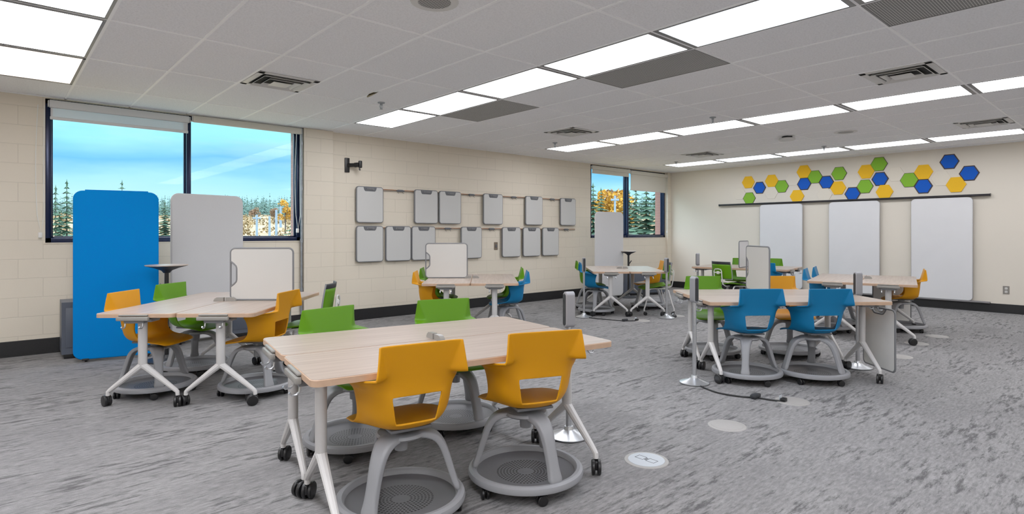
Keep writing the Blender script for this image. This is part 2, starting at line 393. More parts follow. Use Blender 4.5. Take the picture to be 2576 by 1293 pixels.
# ------------------------------------------------------------------ windows with blinds
def window(n, w, xm, lite_blinds):
    x0, x1, z0, z1 = w; y = YW+0.07; t = 0.055
    root = bpy.data.objects.new('window_%d' % n, None); COL.objects.link(root); root['kind'] = 'structure'
    root.location = ((x0+x1)/2, y, z0)
    def P(mb, name, m_, smooth=35):
        o = mb.build(name, m_, None, smooth); o.parent = root; o.matrix_parent_inverse = Matrix.Translation(root.location).inverted(); return o
    fr = MB()
    fr.box(((x0+x1)/2, y, z0+t/2), (x1-x0, 0.10, t), .004).box(((x0+x1)/2, y, z1-t/2), (x1-x0, 0.10, t), .004)
    for x in (x0+t/2, x1-t/2): fr.box((x, y, (z0+z1)/2), (t, 0.10, z1-z0), .004)
    fr.box((xm, y, (z0+z1)/2), (0.05, 0.13, z1-z0), .004)
    for a, b_ in ((x0+t, xm-.025), (xm+.025, x1-t)):         # inner beads
        for x in (a+.008, b_-.008): fr.box((x, y+.02, (z0+z1)/2), (.016, .04, z1-z0-2*t), .003)
        fr.box(((a+b_)/2, y+.02, z0+t+.008), (b_-a, .04, .016), .003)
    P(fr, 'window_frame', M['win_frame'])
    for a, b_ in ((x0+t, xm-.025), (xm+.025, x1-t)):
        P(MB().box(((a+b_)/2, y+0.03, (z0+z1)/2), (b_-a, 0.006, z1-z0-2*t)), 'pane', M['glass'], 0)
    # brick reveal outside on the right-hand jamb, and outer sill
    P(MB().box((x1+0.06, y+0.13, (z0+z1)/2), (0.2, 0.16, z1-z0+.2)), 'brick_jamb', M['brick'], 0)
    P(MB().box(((x0+x1)/2, YW-0.004, z0-0.006), (x1-x0+.02, 0.012, 0.012), .002), 'sill_edge', M['block'], 0)
window(1, W1, 1.862, None); window(2, W2, 10.92, None)

def blind(x0, x1, drop, label, zt=2.80, translucent=False):
    y = YW-0.03
    t = thing('roller_blind', label, 'blind', ((x0+x1)/2, y, zt))
    def L(mb, n, m_, par=t): return mb.build(n, m_, par)
    w = x1-x0
    L(MB().box((0, 0.0, -0.02), (w, 0.05, 0.085), 0.012), 'valance', M['blind_rail'] if translucent else M['blind'])
    if drop > 0.02:
        L(MB().box((0, 0.012, -0.05-drop/2), (w-0.03, 0.003, drop), 0), 'fabric', M['translucent'] if translucent else M['blind'])
        L(MB().box((0, 0.012, -0.06-drop), (w-0.02, 0.016, 0.035), 0.006), 'bottom_rail', M['blind_rail'] if translucent else M['blind'])
    for sx in (-1, 1): L(MB().box((sx*(w/2+0.006), 0.0, -0.02), (0.008, 0.05, 0.07), 0.003), 'end_bracket', M['blind_rail'])
    return t
blind(0.47, 1.86, 0.115, 'roller blind slightly lowered over the left pane of the large left window', 2.79, True)
blind(1.90, 3.29, 0.0, 'rolled up blind over the right pane of the large left window', 2.81)
blind(9.62, 10.93, 0.07, 'short rolled blind over the left pane of the far corner window', 2.78)
blind(10.97, 12.42, 0.36, 'cream blind pulled part way down the right pane of the far corner window', 2.77)
def cord(name, label, x, z0, z1, wgt):
    pts = [(x, YW-.045, z1)] + [(x-.006*math.sin(PI*k/8), YW-.05, z1+(z0-z1)*k/8) for k in range(1, 8)]
    lp = pts + [(x-.03, YW-.05, z0-.03)] + [(x-.055-.02*math.sin(PI*k/8), YW-.05, z0+(z1-z0)*k/8) for k in range(1, 9)]
    t = thing('blind_cord', label, 'cord', (0, 0, 0)); MB().tube(lp, 0.004, 6).build('loop', M['cord_white'], t)
    MB().box((x-.035, YW-.035, z0-.05), (.035, .03, .06), .006).build('tensioner', M['outlet_white'], t); return t
cord('blind_cord', 'white cord loop hanging left of the large left window', 0.43, 1.36, 2.74, 1)
cord('blind_cord', 'white cord loop hanging at the right edge of the large left window', 3.27, 1.42, 2.74, 1)
cord('blind_cord', 'white cord hanging beside the far corner window', 12.47, 1.42, 2.70, 1)
t = thing('conduit', 'galvanised conduit running up the corner beside the large left window', 'pipe', (3.295, YW-.03, 0))
MB().cyl((0, 0, 0.17), (0, 0, 2.84), 0.016, 12).build('pipe', M['steel'], t)
for z in (0.5, 1.2, 1.95, 2.6): MB().cyl((0, 0, z), (0, 0, z+.05), 0.022, 12).build('coupling', M['steel'], t)

# ------------------------------------------------------------------ ceiling fixtures
rowname = {-12: 'added unseen left row', -6: 'top left row', 0: 'middle row', 6: 'row behind the middle row', 12: 'row nearest the hexagon wall'}
lampme = {}
def lamp_proto(key):
    t = thing('ceiling_light', '', 'ceiling light', (0, 0, CE), 0, 'flat ceiling light panels')
    w, l = TX-.02, TY-.02
    fr = MB()
    for s_ in (-1, 1):
        fr.box((s_*(w/2-.011), 0, -.001), (.022, l, .008), .002).box((0, s_*(l/2-.019), -.001), (w, .038, .008), .002)
    fr.build('frame', M['fixture_grey'], t)
    MB().box((0, 0, -.0008), (w-.04, l-.074, .005)).build('diffuser', M[key], t, 0); return t
prot = {}
for i in (-12, -6, 0, 6, 12):  # leftmost row is out of view, added to brighten the left side
    for j in range(3, -6, -1):
        if (i, j) == (0, -6): continue
        x, y = GX+(i+.5)*TX, GY+(j+.5)*TY
        if y-TY/2 < YF or x-TX/2 < XL: continue
        key = 'lamp%d' % i
        if (i, j) in ((0, -1), (12, 2)): key = 'lamp_cool'
        if (i, j) == (-6, 3): key = 'lamp_warm'
        lab = '%s ceiling light from the window wall in the %s' % (ORD[3-j], rowname[i])
        if key not in prot:
            prot[key] = lamp_proto(key); o = prot[key]; o.location = (x, y, CE); o['label'] = lab
        else: dup(prot[key], (x, y, CE), 0, lab)

def diffuser(i, j0, label):
    t = thing('air_diffuser', label, 'vent', (GX+(i+.5)*TX, GY+j0*TY, CE), 0, 'square ceiling air diffusers')
    MB().box((0, 0, .0005), (.56, .56, .002)).build('backing', M['vent_dark'], t, 0)
    f = MB(); s_ = .29
    for a in (0, 1, 2, 3):
        m_ = Matrix.Rotation(a*PI/2, 4, 'Z')
        f.box((0, s_-.028, -.004), (.58, .056, .008), .002, m_)
    f.build('frame', M['vent_white'], t)
    for k, (ro, ri) in enumerate(((.222, .196), (.155, .125), (.088, .0))):
        v_ = MB(); zo, zi = -.022-.004*k, -.001
        if ri == 0:
            v_.add([(-ro, -ro, zo), (ro, -ro, zo), (ro, ro, zo), (-ro, ro, zo), (-.05, -.05, zo-.004), (.05, -.05, zo-.004), (.05, .05, zo-.004), (-.05, .05, zo-.004)],
                   [(0, 1, 5, 4), (1, 2, 6, 5), (2, 3, 7, 6), (3, 0, 4, 7), (4, 5, 6, 7)])
        else:
            vs = [(sx*ro, sy*ro, zo) for sx, sy in ((-1, -1), (1, -1), (1, 1), (-1, 1))] + [(sx*ri, sy*ri, zi) for sx, sy in ((-1, -1), (1, -1), (1, 1), (-1, 1))]
            v_.add(vs, [(a, (a+1) % 4, (a+1) % 4+4, a+4) for a in range(4)])
        o = v_.build('louver', M['vent_white'], t, 0)
        sm = o.modifiers.new('s', 'SOLIDIFY'); sm.thickness = .003
    return t
diffuser(-3, 2.75, 'square air diffuser nearest the large left window')
diffuser(4, 2.75, 'square air diffuser between the two light rows near the far corner window')
diffuser(4, -0.75, 'large square air diffuser on the upper right of the ceiling')
diffuser(10, -0.75, 'square air diffuser at the right edge close to the last light row')
diffuser(10, 2.75, 'small square air diffuser closest to the far room corner')
def grille(i, j, label):
    t = thing('return_grille', label, 'vent', (GX+(i+.5)*TX, GY+(j+.5)*TY, CE), 0, 'perforated return air grilles')
    MB().box((0, 0, 0), (TX-.03, TY-.03, .006)).build('perforated_panel', M['grille'], t, 0)
    f = MB()
    for s_ in (-1, 1): f.box((s_*(TX/2-.014), 0, -.001), (.012, TY-.02, .008)).box((0, s_*(TY/2-.014), -.001), (TX-.02, .012, .008))
    f.build('frame', M['fixture_grey'], t, 0)
grille(1, 2, 'dark perforated grille beside the second light of the middle row')
grille(1, 0, 'dark perforated grille in the middle of the ceiling beside the fourth middle light')
grille(1, -2, 'large dark perforated grille at the top right corner of the photo')
def speaker(x, y, label):
    t = thing('ceiling_speaker', label, 'speaker', (x, y, CE), 0, 'round ceiling speakers')
    MB().lathe([(.105, -.001), (.11, -.006), (.13, -.007), (.155, -.004), (.158, .001)], 40).build('bezel', M['vent_white'], t)
    MB().lathe([(0, -.004), (.105, -.004), (.106, .001)], 40).build('mesh_cover', M['grille'], t)
speaker(2.154, 3.215, 'large round speaker at the top centre of the ceiling')
speaker(9.459, 3.215, 'round speaker between the two rear light rows')
t = thing('smoke_detector', 'white smoke detector hanging below the ceiling by the rear light rows', 'smoke detector', (9.207, 3.97, CE))
MB().lathe([(0, .0), (.075, .0), (.075, -.018), (0, -.018)], 32).build('base', M['charcoal'], t)
MB().lathe([(.05, -.018), (.11, -.03), (.125, -.045), (.12, -.06), (.09, -.072), (0, -.075)], 32).build('cover', M['vent_white'], t)
def sprinkler(x, y, label):
    t = thing('sprinkler_head', label, 'sprinkler', (x, y, CE), 0, 'ceiling sprinkler heads')
    MB().lathe([(0, .002), (.042, .002), (.04, -.008), (.016, -.014), (.016, -.03), (0, -.03)], 20).build('escutcheon', M['steel'], t)
    b_ = MB()
    for s_ in (-1, 1): b_.tube([(s_*.012, 0, -.028), (s_*.02, 0, -.045), (s_*.012, 0, -.066), (0, 0, -.074)], .0035, 6)
    b_.cyl((0, 0, -.03), (0, 0, -.07), .004, 8); b_.lathe([(0, -.074), (.018, -.074), (.018, -.078), (0, -.078)], 16)
    b_.build('deflector', M['steel'], t)
for x, y, lb in ((3.347, 6.093, 'sprinkler head left of the first light in the middle row'), (6.979, 3.968, 'sprinkler head in front of the second rear row near its third light'),
                 (6.975, 6.84, 'sprinkler head nearest the far corner window at the end of a light row'), (10.73, 3.991, 'sprinkler head in front of the light row above the hexagons'),
                 (10.725, 6.941, 'sprinkler head farthest back near the room corner')): sprinkler(x, y, lb)
pts = [(-.16, 0), (-.1, .035), (0, .045), (.1, .03), (.16, 0), (.05, -.006), (-.06, -.005)]
tag(MB().prism(pts, 0, .003, Matrix.Translation((3.085, 5.80, CE-.003)) @ Matrix.Rotation(R(84), 4, 'Z')).build('tile_chip', M['chip']), 'brown chipped corner showing on a ceiling tile', 'damage')

# ------------------------------------------------------------------ wall: boards on cables
def pboard_make(label, loc):
    t = thing('clipboard_whiteboard', label, 'whiteboard', loc, 0, 'clip top whiteboards hung on the cables')
    w, hh = .462, .562
    MB().prism(rrect(w, hh, .045), 0, .024, FACE_MY, .004).build('frame', M['frame_grey'], t)
    o = rrect(w-.028, hh-.026, .034)
    o = [p for p in o]; top = max(p[1] for p in o)
    idx = max(i for i, p in enumerate(o) if abs(p[1]-top) < 1e-6 and p[0] > 0)      # last point on the right of the top edge
    notch = [(.115, top), (.1, top-.045), (.082, top-.062), (-.082, top-.062), (-.1, top-.045), (-.115, top)]
    poly = o[:idx+1]+notch+o[idx+1:]
    MB().prism(poly, .02, .0275, FACE_MY).build('writing_panel', M['clip_white'], t, 0)
    c = MB().prism([(.1, top), (.088, top-.04), (.076, top-.052), (-.076, top-.052), (-.088, top-.04), (-.1, top)], .02, .03, FACE_MY)
    cl = c.build('clip', M['dgrey'], t)
    MB().prism(rrect(.13, .03, .012), .03, .036, FACE_MY @ Matrix.Translation((.006, top-.024, 0))).prism(rrect(.075, .016, .006), .036, .046, FACE_MY @ Matrix.Translation((.006, top-.022, 0))).build('buckle', M['frame_grey'], cl)
    return t
UX = [4.357, 5.387, 5.874, 6.833, 7.868, 8.835]; LX = [4.357, 4.86, 5.336, 6.334, 7.279, 7.807, 8.326]
pb0 = None
for nm, xs, z, yy in (('upper', UX, 1.775, YW-.035), ('lower', LX, 1.167, YW-.035)):
    for k, x in enumerate(xs):
        lab = '%s clip top whiteboard from the left in the %s row on the block wall' % (ORD[k], nm)
        if pb0 is None: pb0 = pboard_make(lab, (x, yy, z))
        else: dup(pb0, (x, yy, z), 0, lab)
def cable(nm, z, x0, x1, clips):
    t = thing('hanging_cable', 'orange and grey twin cable carrying the %s row of wall whiteboards' % nm, 'cable', (0, YW-.02, z))
    MB().cyl((x0, 0, .006), (x1, 0, .006), .0055, 8).build('cable', M['wire'], t); MB().cyl((x0, 0, -.012), (x1, 0, -.012), .0045, 8).build('cable', M['wire_grey'], t)
    for x in clips:
        c = MB().box((x, -.012, -.002), (.1, .024, .036), .006).box((x+.062, -.012, 0), (.03, .018, .018), .005).box((x-.058, -.012, 0), (.026, .016, .016), .005)
        for s_ in (-.045, .05): c.tube([(x+s_, -.012, -.015), (x+s_-.006, -.02, -.035), (x+s_+.012, -.024, -.045)], .0035, 6)
        c.build('cable_clip', M['dgrey'], t)
cable('upper', 2.02, 4.3, 8.9, (4.905, 6.35, 7.355, 8.39)); cable('lower', 1.415, 4.3, 9.08, (5.835, 6.81, 8.80))
t = thing('switch_plate', 'brown switch plate on the block wall below the lower whiteboard row', 'switch', (6.94, YW, 1.097))
MB().prism(rrect(.085, .145, .008), 0, .007, FACE_MY, .002).build('plate', M['bronze'], t); MB().box((0, -.01, .0), (.03, .012, .055), .003).build('toggle', M['dgrey'], t)
t = thing('wall_mount', 'small black camera mount on the block wall above the whiteboards', 'mount', (4.0, YW, 2.365))
MB().box((0, -.012, 0), (.075, .024, .22), .006).build('back_plate', M['black'], t)
MB().cyl((0.02, -.02, 0), (.09, -.11, 0), .03, 14).cyl((.08, -.1, 0), (.13, -.15, .005), .036, 14).build('arm', M['black'], t)
MB().box((.14, -.16, .01), (.05, .05, .11), .012).cyl((.13, -.15, -.05), (.14, -.16, -.08), .012, 10).build('bracket', M['black'], t)

# ------------------------------------------------------------------ hexagon wall
hx = [('Y', 6.275, 2.477), ('B', 6.019, 2.338), ('G', 6.252, 2.116), ('Y', 5.749, 2.472), ('G', 5.528, 2.339), ('Y', 5.069, 2.619), ('G', 4.849, 2.493), ('B', 5.066, 2.365), ('B', 4.629, 2.369), ('Y', 5.21, 2.112), ('G', 4.389, 2.527), ('Y', 4.405, 2.24), ('B', 4.145, 2.11), ('G', 3.922, 2.242), ('Y', 3.903, 2.527), ('G', 3.681, 2.653), ('B', 3.665, 2.368), ('Y', 3.589, 2.119), ('G', 3.189, 2.316), ('Y', 2.964, 2.446), ('B', 2.968, 2.187), ('Y', 2.483, 2.187), ('B', 2.579, 2.599), ('B', 2.297, 2.373), ('C', 6.484, 2.235), ('C', 5.757, 2.216), ('C', 5.293, 2.479), ('C', 4.667, 2.116), ('C', 4.136, 2.371), ('C', 3.407, 2.44), ('C', 2.701, 2.313)]
cname = {'Y': ('yellow', 'hex_y', .018, 0), 'G': ('green', 'hex_g', .015, .008), 'B': ('blue', 'hex_b', .012, .02), 'C': ('cream', 'hex_c', .009, 0)}
def hexa(r_): return [(r_*math.cos(R(60*k)), r_*.9*math.sin(R(60*k))*1.13) for k in range(6)]
cnt = {}
for c, y, z in sorted(hx, key=lambda q: -q[1]):
    nm, mk, d, rim = cname[c]; cnt[c] = cnt.get(c, 0)+1
    t = thing('hexagon_wall_tile', '%s %s hexagon tile counted from the left on the far wall' % (ORD[cnt[c]-1], nm), 'wall tile', (XW, y, z), 0, 'felt hexagon tiles')
    if rim:
        MB().prism(hexa(.148), 0, d-.004, FACE_MX, .001).build('backing', M['hex_rim'], t, 0)
        MB().prism(hexa(.148-rim), d-.005, d, FACE_MX, .001).build('felt_face', M[mk], t, 0)
    else: MB().prism(hexa(.148), 0, d, FACE_MX, .002).build('felt_face', M[mk], t, 0)
# sliding whiteboards, rail and track
t = thing('whiteboard_rail', 'long dark rail above the tall whiteboards on the far wall', 'rail', (XW, 4.48, 1.985))
MB().box((-.035, 0, 0), (.07, 4.95, .035), .004).box((-.06, 0, .012), (.03, 4.95, .012), .003).build('rail', M['rail_dark'], t); 
for s_ in (-1, 1): MB().box((-.035, s_*2.478, 0), (.072, .008, .045), .002).build('end_cap', M['rail_dark'], t)
t = thing('whiteboard_track', 'low grey track below the tall whiteboards on the far wall', 'rail', (XW, 4.48, .158))
MB().box((-.038, 0, 0), (.076, 4.95, .022), .003).box((-.03, 0, .012), (.012, 4.95, .012), .002).build('track', M['rail_light'], t)
wb0 = None
for y, lb in ((5.53, 'left tall white sliding board on the far wall'), (4.107, 'middle tall white sliding board on the far wall'), (2.69, 'right tall white sliding board on the far wall')):
    if wb0 is None:
        wb0 = thing('sliding_whiteboard', lb, 'whiteboard', (XW-.048, y, 1.065), 0, 'tall sliding whiteboards')
        MB().prism(rrect(.91, 1.79, .07, 8), 0, .018, FACE_MX, .003).build('edge_trim', M['silver'], wb0)
        MB().prism(rrect(.895, 1.775, .063, 8), .018, .0205, FACE_MX).build('writing_surface', M['board_white'], wb0, 0)
    else: dup(wb0, (XW-.048, y, 1.065), 0, lb)
t = thing('wall_outlet', 'steel double wall outlet at the right end of the far wall', 'outlet', (XW, 1.80, .385))
MB().prism(rrect(.085, .135, .006), 0, .007, FACE_MX, .002).build('plate', M['outlet'], t)
for s_ in (-1, 1):
    so = MB().prism(rrect(.036, .034, .012), .006, .011, FACE_MX @ Matrix.Translation((0, s_*.028, 0))).build('socket', M['outlet_white'], t)
    MB().box((-.0115, .008, s_*.028+.003), (.002, .004, .012)).box((-.0115, -.008, s_*.028+.003), (.002, .004, .012)).box((-.0115, 0, s_*.028-.009), (.002, .006, .005)).build('slot', M['black'], so, 0)

# ------------------------------------------------------------------ castors
def castor_mesh(name, r_, wd, m_, stem):
    mb = MB(); tr = .02
    for s_ in (-1, 1):
        T = Matrix.Translation((tr, s_*wd*.29, r_)) @ Matrix.Rotation(PI/2, 4, 'X')
        mb.lathe([(0, -wd*.19), (r_*.55, -wd*.2), (r_*.9, -wd*.17), (r_, -wd*.1), (r_, wd*.1), (r_*.9, wd*.17), (r_*.55, wd*.2), (0, wd*.19)], 24, T)
    mb.box((tr*.6, 0, r_*1.25), (r_*1.5, wd*.3, r_*1.1), .006)
    mb.cyl((0, 0, r_*1.5), (0, 0, stem), .009, 10)
    return mb.mesh(name, m_)
cas_t = castor_mesh('table_castor', .042, .055, M['black'], .1)
cas_c = castor_mesh('chair_castor', .027, .044, M['black'], .062)

# ------------------------------------------------------------------ node chair: moulded shell on a tripod with storage tray
ROWS = [
 [(.235, 0, .432), (.235, .08, .432), (.228, .145, .432), (.212, .192, .431), (.188, .212, .430)],
 [(.200, 0, .452), (.200, .08, .452), (.196, .145, .452), (.187, .197, .450), (.165, .222, .446)],
 [(.100, 0, .456), (.100, .08, .456), (.100, .145, .457), (.096, .198, .457), (.090, .228, .456)],
 [(.000, 0, .450), (.000, .08, .450), (.000, .145, .453), (.003, .198, .459), (.022, .229, .466)],
 [(-.09, 0, .441), (-.09, .08, .443), (-.085, .140, .453), (-.062, .194, .477), (-.018, .224, .500)],
 [(-.155, 0, .448), (-.152, .085, .452), (-.140, .142, .468), (-.100, .196, .503), (-.032, .226, .535)],
 [(-.193, 0, .484), (-.189, .098, .484), (-.170, .148, .497), (-.117, .202, .530), (-.034, .229, .560)],
 [(-.204, 0, .545), (-.200, .110, .545), (-.180, .156, .550), (-.124, .208, .566), (-.030, .233, .590)],
 [(-.209, 0, .606), (-.206, .122, .606), (-.186, .168, .607), (-.128, .214, .612), (-.022, .238, .624)],
 [(-.213, 0, .640), (-.210, .118, .640), (-.192, .170, .641), (-.140, .222, .644), (-.015, .252, .648)],
 [(-.217, 0, .664), (-.214, .120, .664), (-.200, .172, .665), (-.165, .236, .664), (-.010, .286, .660)],
 [(-.223, 0, .690), (-.220, .095, .690), (-.217, .130, .690), (-.224, .154, .690), (-.284, .222, .697)],
 [(-.236, 0, .740), (-.235, .100, .740), (-.233, .142, .740), (-.238, .166, .739), (-.283, .214, .736)],
 [(-.250, 0, .792), (-.250, .105, .792), (-.249, .155, .792), (-.252, .182, .791), (-.277, .207, .789)],
 [(-.262, 0, .834), (-.262, .108, .834), (-.262, .164, .834), (-.264, .193, .833), (-.269, .202, .832)]]
def shell_mesh():
    NC = 9; vs, fs = [], []
    for row in ROWS:
        full = [(x, -y, z) for x, y, z in row[:0:-1]] + [row[0]] + row[1:]
        vs += [(x, y*.965, .435+1.051*(z-.442)) for x, y, z in full]
    for i in range(len(ROWS)-1):
        for j in range(NC-1):
            if i in (6, 7) and j in (3, 4): continue          # the trapezoid opening in the lower back
            a = i*NC+j; fs.append((a, a+1, a+NC+1, a+NC))
    me = bpy.data.meshes.new('s'); me.from_pydata(vs, [], fs); me.update()
    at = me.attributes.new('crease_edge', 'FLOAT', 'EDGE')
    hole = {(6, 3), (6, 5), (8, 3), (8, 5)}
    for e_ in me.edges:
        a, b_ = sorted(e_.vertices); ia, ja = divmod(a, NC); ib, jb = divmod(b_, NC)
        c = 0
        if ja == jb and ja in (1, 7) and ia >= 11: c = .8                      # the folded wings of the upper back
        if ia == ib and ia in (6, 8) and {ja, jb} <= {3, 4, 5}: c = .95
        if ja == jb and ja in (3, 5) and ia in (6, 7): c = .95
        if ia == ib == 14: c = .7
        if ja == jb and ja in (0, 8) and min(ia, ib) >= 11: c = .7
        if ia == ib == 11 and {ja, jb} in ({0, 1}, {7, 8}): c = .7
        at.data[e_.index].value = c
    av = me.attributes.new('crease_vert', 'FLOAT', 'POINT')
    for p in (6*NC+3, 6*NC+5, 8*NC+3, 8*NC+5): av.data[p].value = .72
    for p in (14*NC, 14*NC+8): av.data[p].value = .55
    o = put('tmp', me)
    md = o.modifiers.new('a', 'SUBSURF'); md.levels = md.render_levels = 2
    md = o.modifiers.new('b', 'SOLIDIFY'); md.thickness = .009; md.offset = 0
    md = o.modifiers.new('c', 'BEVEL'); md.width = .003; md.segments = 2; md.limit_method = 'ANGLE'; md.angle_limit = R(60)
    me2 = baked(o, 'seat_shell')
    bm = bmesh.new(); bm.from_mesh(me2); bmesh.ops.recalc_face_normals(bm, faces=bm.faces); bm.to_mesh(me2); bm.free()
    me2.polygons.foreach_set('use_smooth', [True]*len(me2.polygons)); return me2
SH = shell_mesh(); SHELL = {}
for c in ('yellow', 'green', 'blue'):
    SHELL[c] = SH.copy(); SHELL[c].materials.clear(); SHELL[c].materials.append(M[c])
def leg_mesh():
    path = [(.02, .382, .125), (.100, .380, .115), (.155, .366, .094), (.190, .328, .078), (.213, .270, .067), (.236, .195, .062), (.258, .126, .068), (.278, .086, .104)]
    vs, fs = [], []
    for i, (r_, z, w) in enumerate(path):
        p0 = path[max(i-1, 0)]; p1 = path[min(i+1, len(path)-1)]
        t = Vector((p1[0]-p0[0], p1[1]-p0[1])).normalized(); nrm = Vector((-t.y, t.x))
        th = (.013, .013, .015, .016, .016, .015, .014, .010)[i]
        for sg, ww in ((1, .86), (1, 1), (-1, 1), (-1, .82)): pass
        o = Vector((r_, z))+nrm*th; n_ = Vector((r_, z))-nrm*th
        vs += [(o.x, -w*.43, o.y), (o.x, w*.43, o.y), (n_.x, w*.5, n_.y), (n_.x, -w*.5, n_.y)]
    for i in range(len(path)-1):
        for j in range(4): a = i*4+j; b_ = i*4+(j+1) % 4; fs.append((a, b_, b_+4, a+4))
    fs += [(3, 2, 1, 0), tuple(range(len(vs)-4, len(vs)))]
    me = bpy.data.meshes.new('l'); me.from_pydata(vs, [], fs); me.update()
    at = me.attributes.new('crease_edge', 'FLOAT', 'EDGE')
    for e_ in me.edges:
        a, b_ = e_.vertices
        if a//4 != b_//4: at.data[e_.index].value = .8
    bm = bmesh.new(); bm.from_mesh(me); bmesh.ops.recalc_face_normals(bm, faces=bm.faces); bm.to_mesh(me); bm.free()
    me.materials.append(M['grey']); o = put('tmp', me)
    md = o.modifiers.new('a', 'SUBSURF'); md.levels = md.render_levels = 2
    me2 = baked(o, 'leg'); me2.polygons.foreach_set('use_smooth', [True]*len(me2.polygons)); return me2
LEG = leg_mesh()
POST = MB().lathe([(0, .385), (.060, .385), (.060, .393), (.040, .396), (.038, .43), (0, .43)], 28).lathe([(0, .30), (.03, .30), (.034, .37), (0, .372)], 20).mesh('post', M['grey'])
PLATE = MB().box((-.01, 0, .432), (.26, .2, .016), .007).box((-.02, 0, .426), (.13, .1, .02), .008).mesh('seat_plate', M['dgrey'])
HUB = MB().lathe([(0, .397), (.075, .396), (.11, .388), (.118, .376), (.105, .366), (0, .362)], 32).mesh('hub', M['grey'])
RING = MB().lathe([(.258, .068), (.262, .090), (.272, .100), (.288, .101), (.301, .092), (.306, .076), (.303, .064), (.285, .058), (.262, .060)], 56, close=True).mesh('base_ring', M['grey'])
TRAY = MB().lathe([(0, .0635), (.06, .0625), (.17, .0625), (.235, .066), (.262, .076), (.262, .066), (.2, .056), (0, .056)], 48).mesh('tray', M['tray'])
CSTEM = None
chairs = 0
def node_chair(color, x, y, head, base, label):
    t = thing('swivel_chair', label, 'chair', (x, y, 0), R(head), 'moulded swivel chairs with round storage bases')
    put('seat_shell', SHELL[color], t); put('seat_plate', PLATE, t); put('post', POST, t); put('hub', HUB, t)
    put('base_ring', RING, t); put('tray', TRAY, t, rz=R(base-head))
    for k in range(3): put('leg', LEG, t, rz=R(base-head+120*k))
    for k in range(5):
        a = R(base-head+36+72*k)
        put('castor', cas_c, t, loc=(.268*math.cos(a), .268*math.sin(a), 0), rz=a+random.choice((PI/2, -PI/2, 2.3, -2.2, 1.1)))
    return t

# ------------------------------------------------------------------ four-legged chair with flexing back
def move_chair(x, y, head, label):
    t = thing('castor_chair', label, 'chair', (x, y, 0), R(head), 'chairs with black topped backs and silver legs')
    # seat: shallow dished pan
    def grid(fn, nu, nv, m_, nm, th):
        vs = [fn(u/(nu-1), v_/(nv-1)) for u in range(nu) for v_ in range(nv)]
        fs = [(u*nv+v_, u*nv+v_+1, (u+1)*nv+v_+1, (u+1)*nv+v_) for u in range(nu-1) for v_ in range(nv-1)]
        o = MB().add(vs, fs).build(nm, m_, t, 0)
        o.data.polygons.foreach_set('use_smooth', [True]*len(o.data.polygons))
        s_ = o.modifiers.new('s', 'SOLIDIFY'); s_.thickness = th; s_.offset = 0; return o
    def seat(u, v_):
        xx = -.21+.45*u; w = .235-.05*max(0, (u-.75)/.25)**2-.04*max(0, (.2-u)/.2)**2; yy = (v_*2-1)*w
        return (xx, yy, .455+.03*(2*v_-1)**2*(1-u)+.012*math.cos(u*4)-.03*max(0, u-.8)/.2)
    grid(seat, 14, 13, M['green'], 'seat', .012)
    def bk(z0, z1):
        def f(u, v_):
            z = z0+(z1-z0)*u; w = .215-.012*((z-.68)/.16)**2; yy = (2*v_-1)*w
            return (-.225-.05*((z-.5)/.36)**1.3+.05*(2*v_-1)**2, yy, z)
        return f
    grid(bk(.55, .80), 10, 13, M['green'], 'backrest', .012)
    grid(bk(.803, .848), 4, 13, M['charcoal'], 'top_cap', .015)
    e_ = MB()
    for s_ in (-1, 1):
        pts = [bk(.545, .85)(k/10, 0 if s_ < 0 else 1) for k in range(11)]; e_.tube(pts, .008, 6)
    pts = [bk(.55, .85)(0, k/12) for k in range(13)]; e_.tube(pts, .008, 6); e_.build('back_frame', M['grey'], t)
    bar = MB()
    pts = [(-.1, -.085, .43), (-.2, -.085, .43), (-.262, -.085, .46), (-.285, -.085, .56), (-.297, -.085, .68), (-.295, -.065, .715), (-.293, 0, .722),
           (-.295, .065, .715), (-.297, .085, .68), (-.285, .085, .56), (-.262, .085, .46), (-.2, .085, .43), (-.1, .085, .43)]
    bar.tube(pts, .009, 8); bar.build('back_support', M['white_metal'], t)
    MB().box((-.288, 0, .66), (.03, .05, .05), .008).cyl((-.29, -.08, .66), (-.29, .08, .66), .008, 8).build('pivot', M['outlet_white'], t)
    for sx, fx in ((1, .235), (-1, -.255)):
        for sy in (-1, 1):
            p = [(.0, sy*.12, .425), (sx*.12, sy*.2, .425), (sx*.165, sy*.222, .40), (fx*.86, sy*.232, .2), (fx, sy*.238, .10), (fx, sy*.238, .066)]
            lg = MB().tube(p, .0115, 10).build('leg', M['white_metal'], t)
            c = put('castor', cas_c, lg, loc=(fx, sy*.238, 0), rz=random.uniform(0, 6))
    MB().box((0, 0, .425), (.22, .26, .03), .01).build('seat_plate', M['black'], t)
    return t

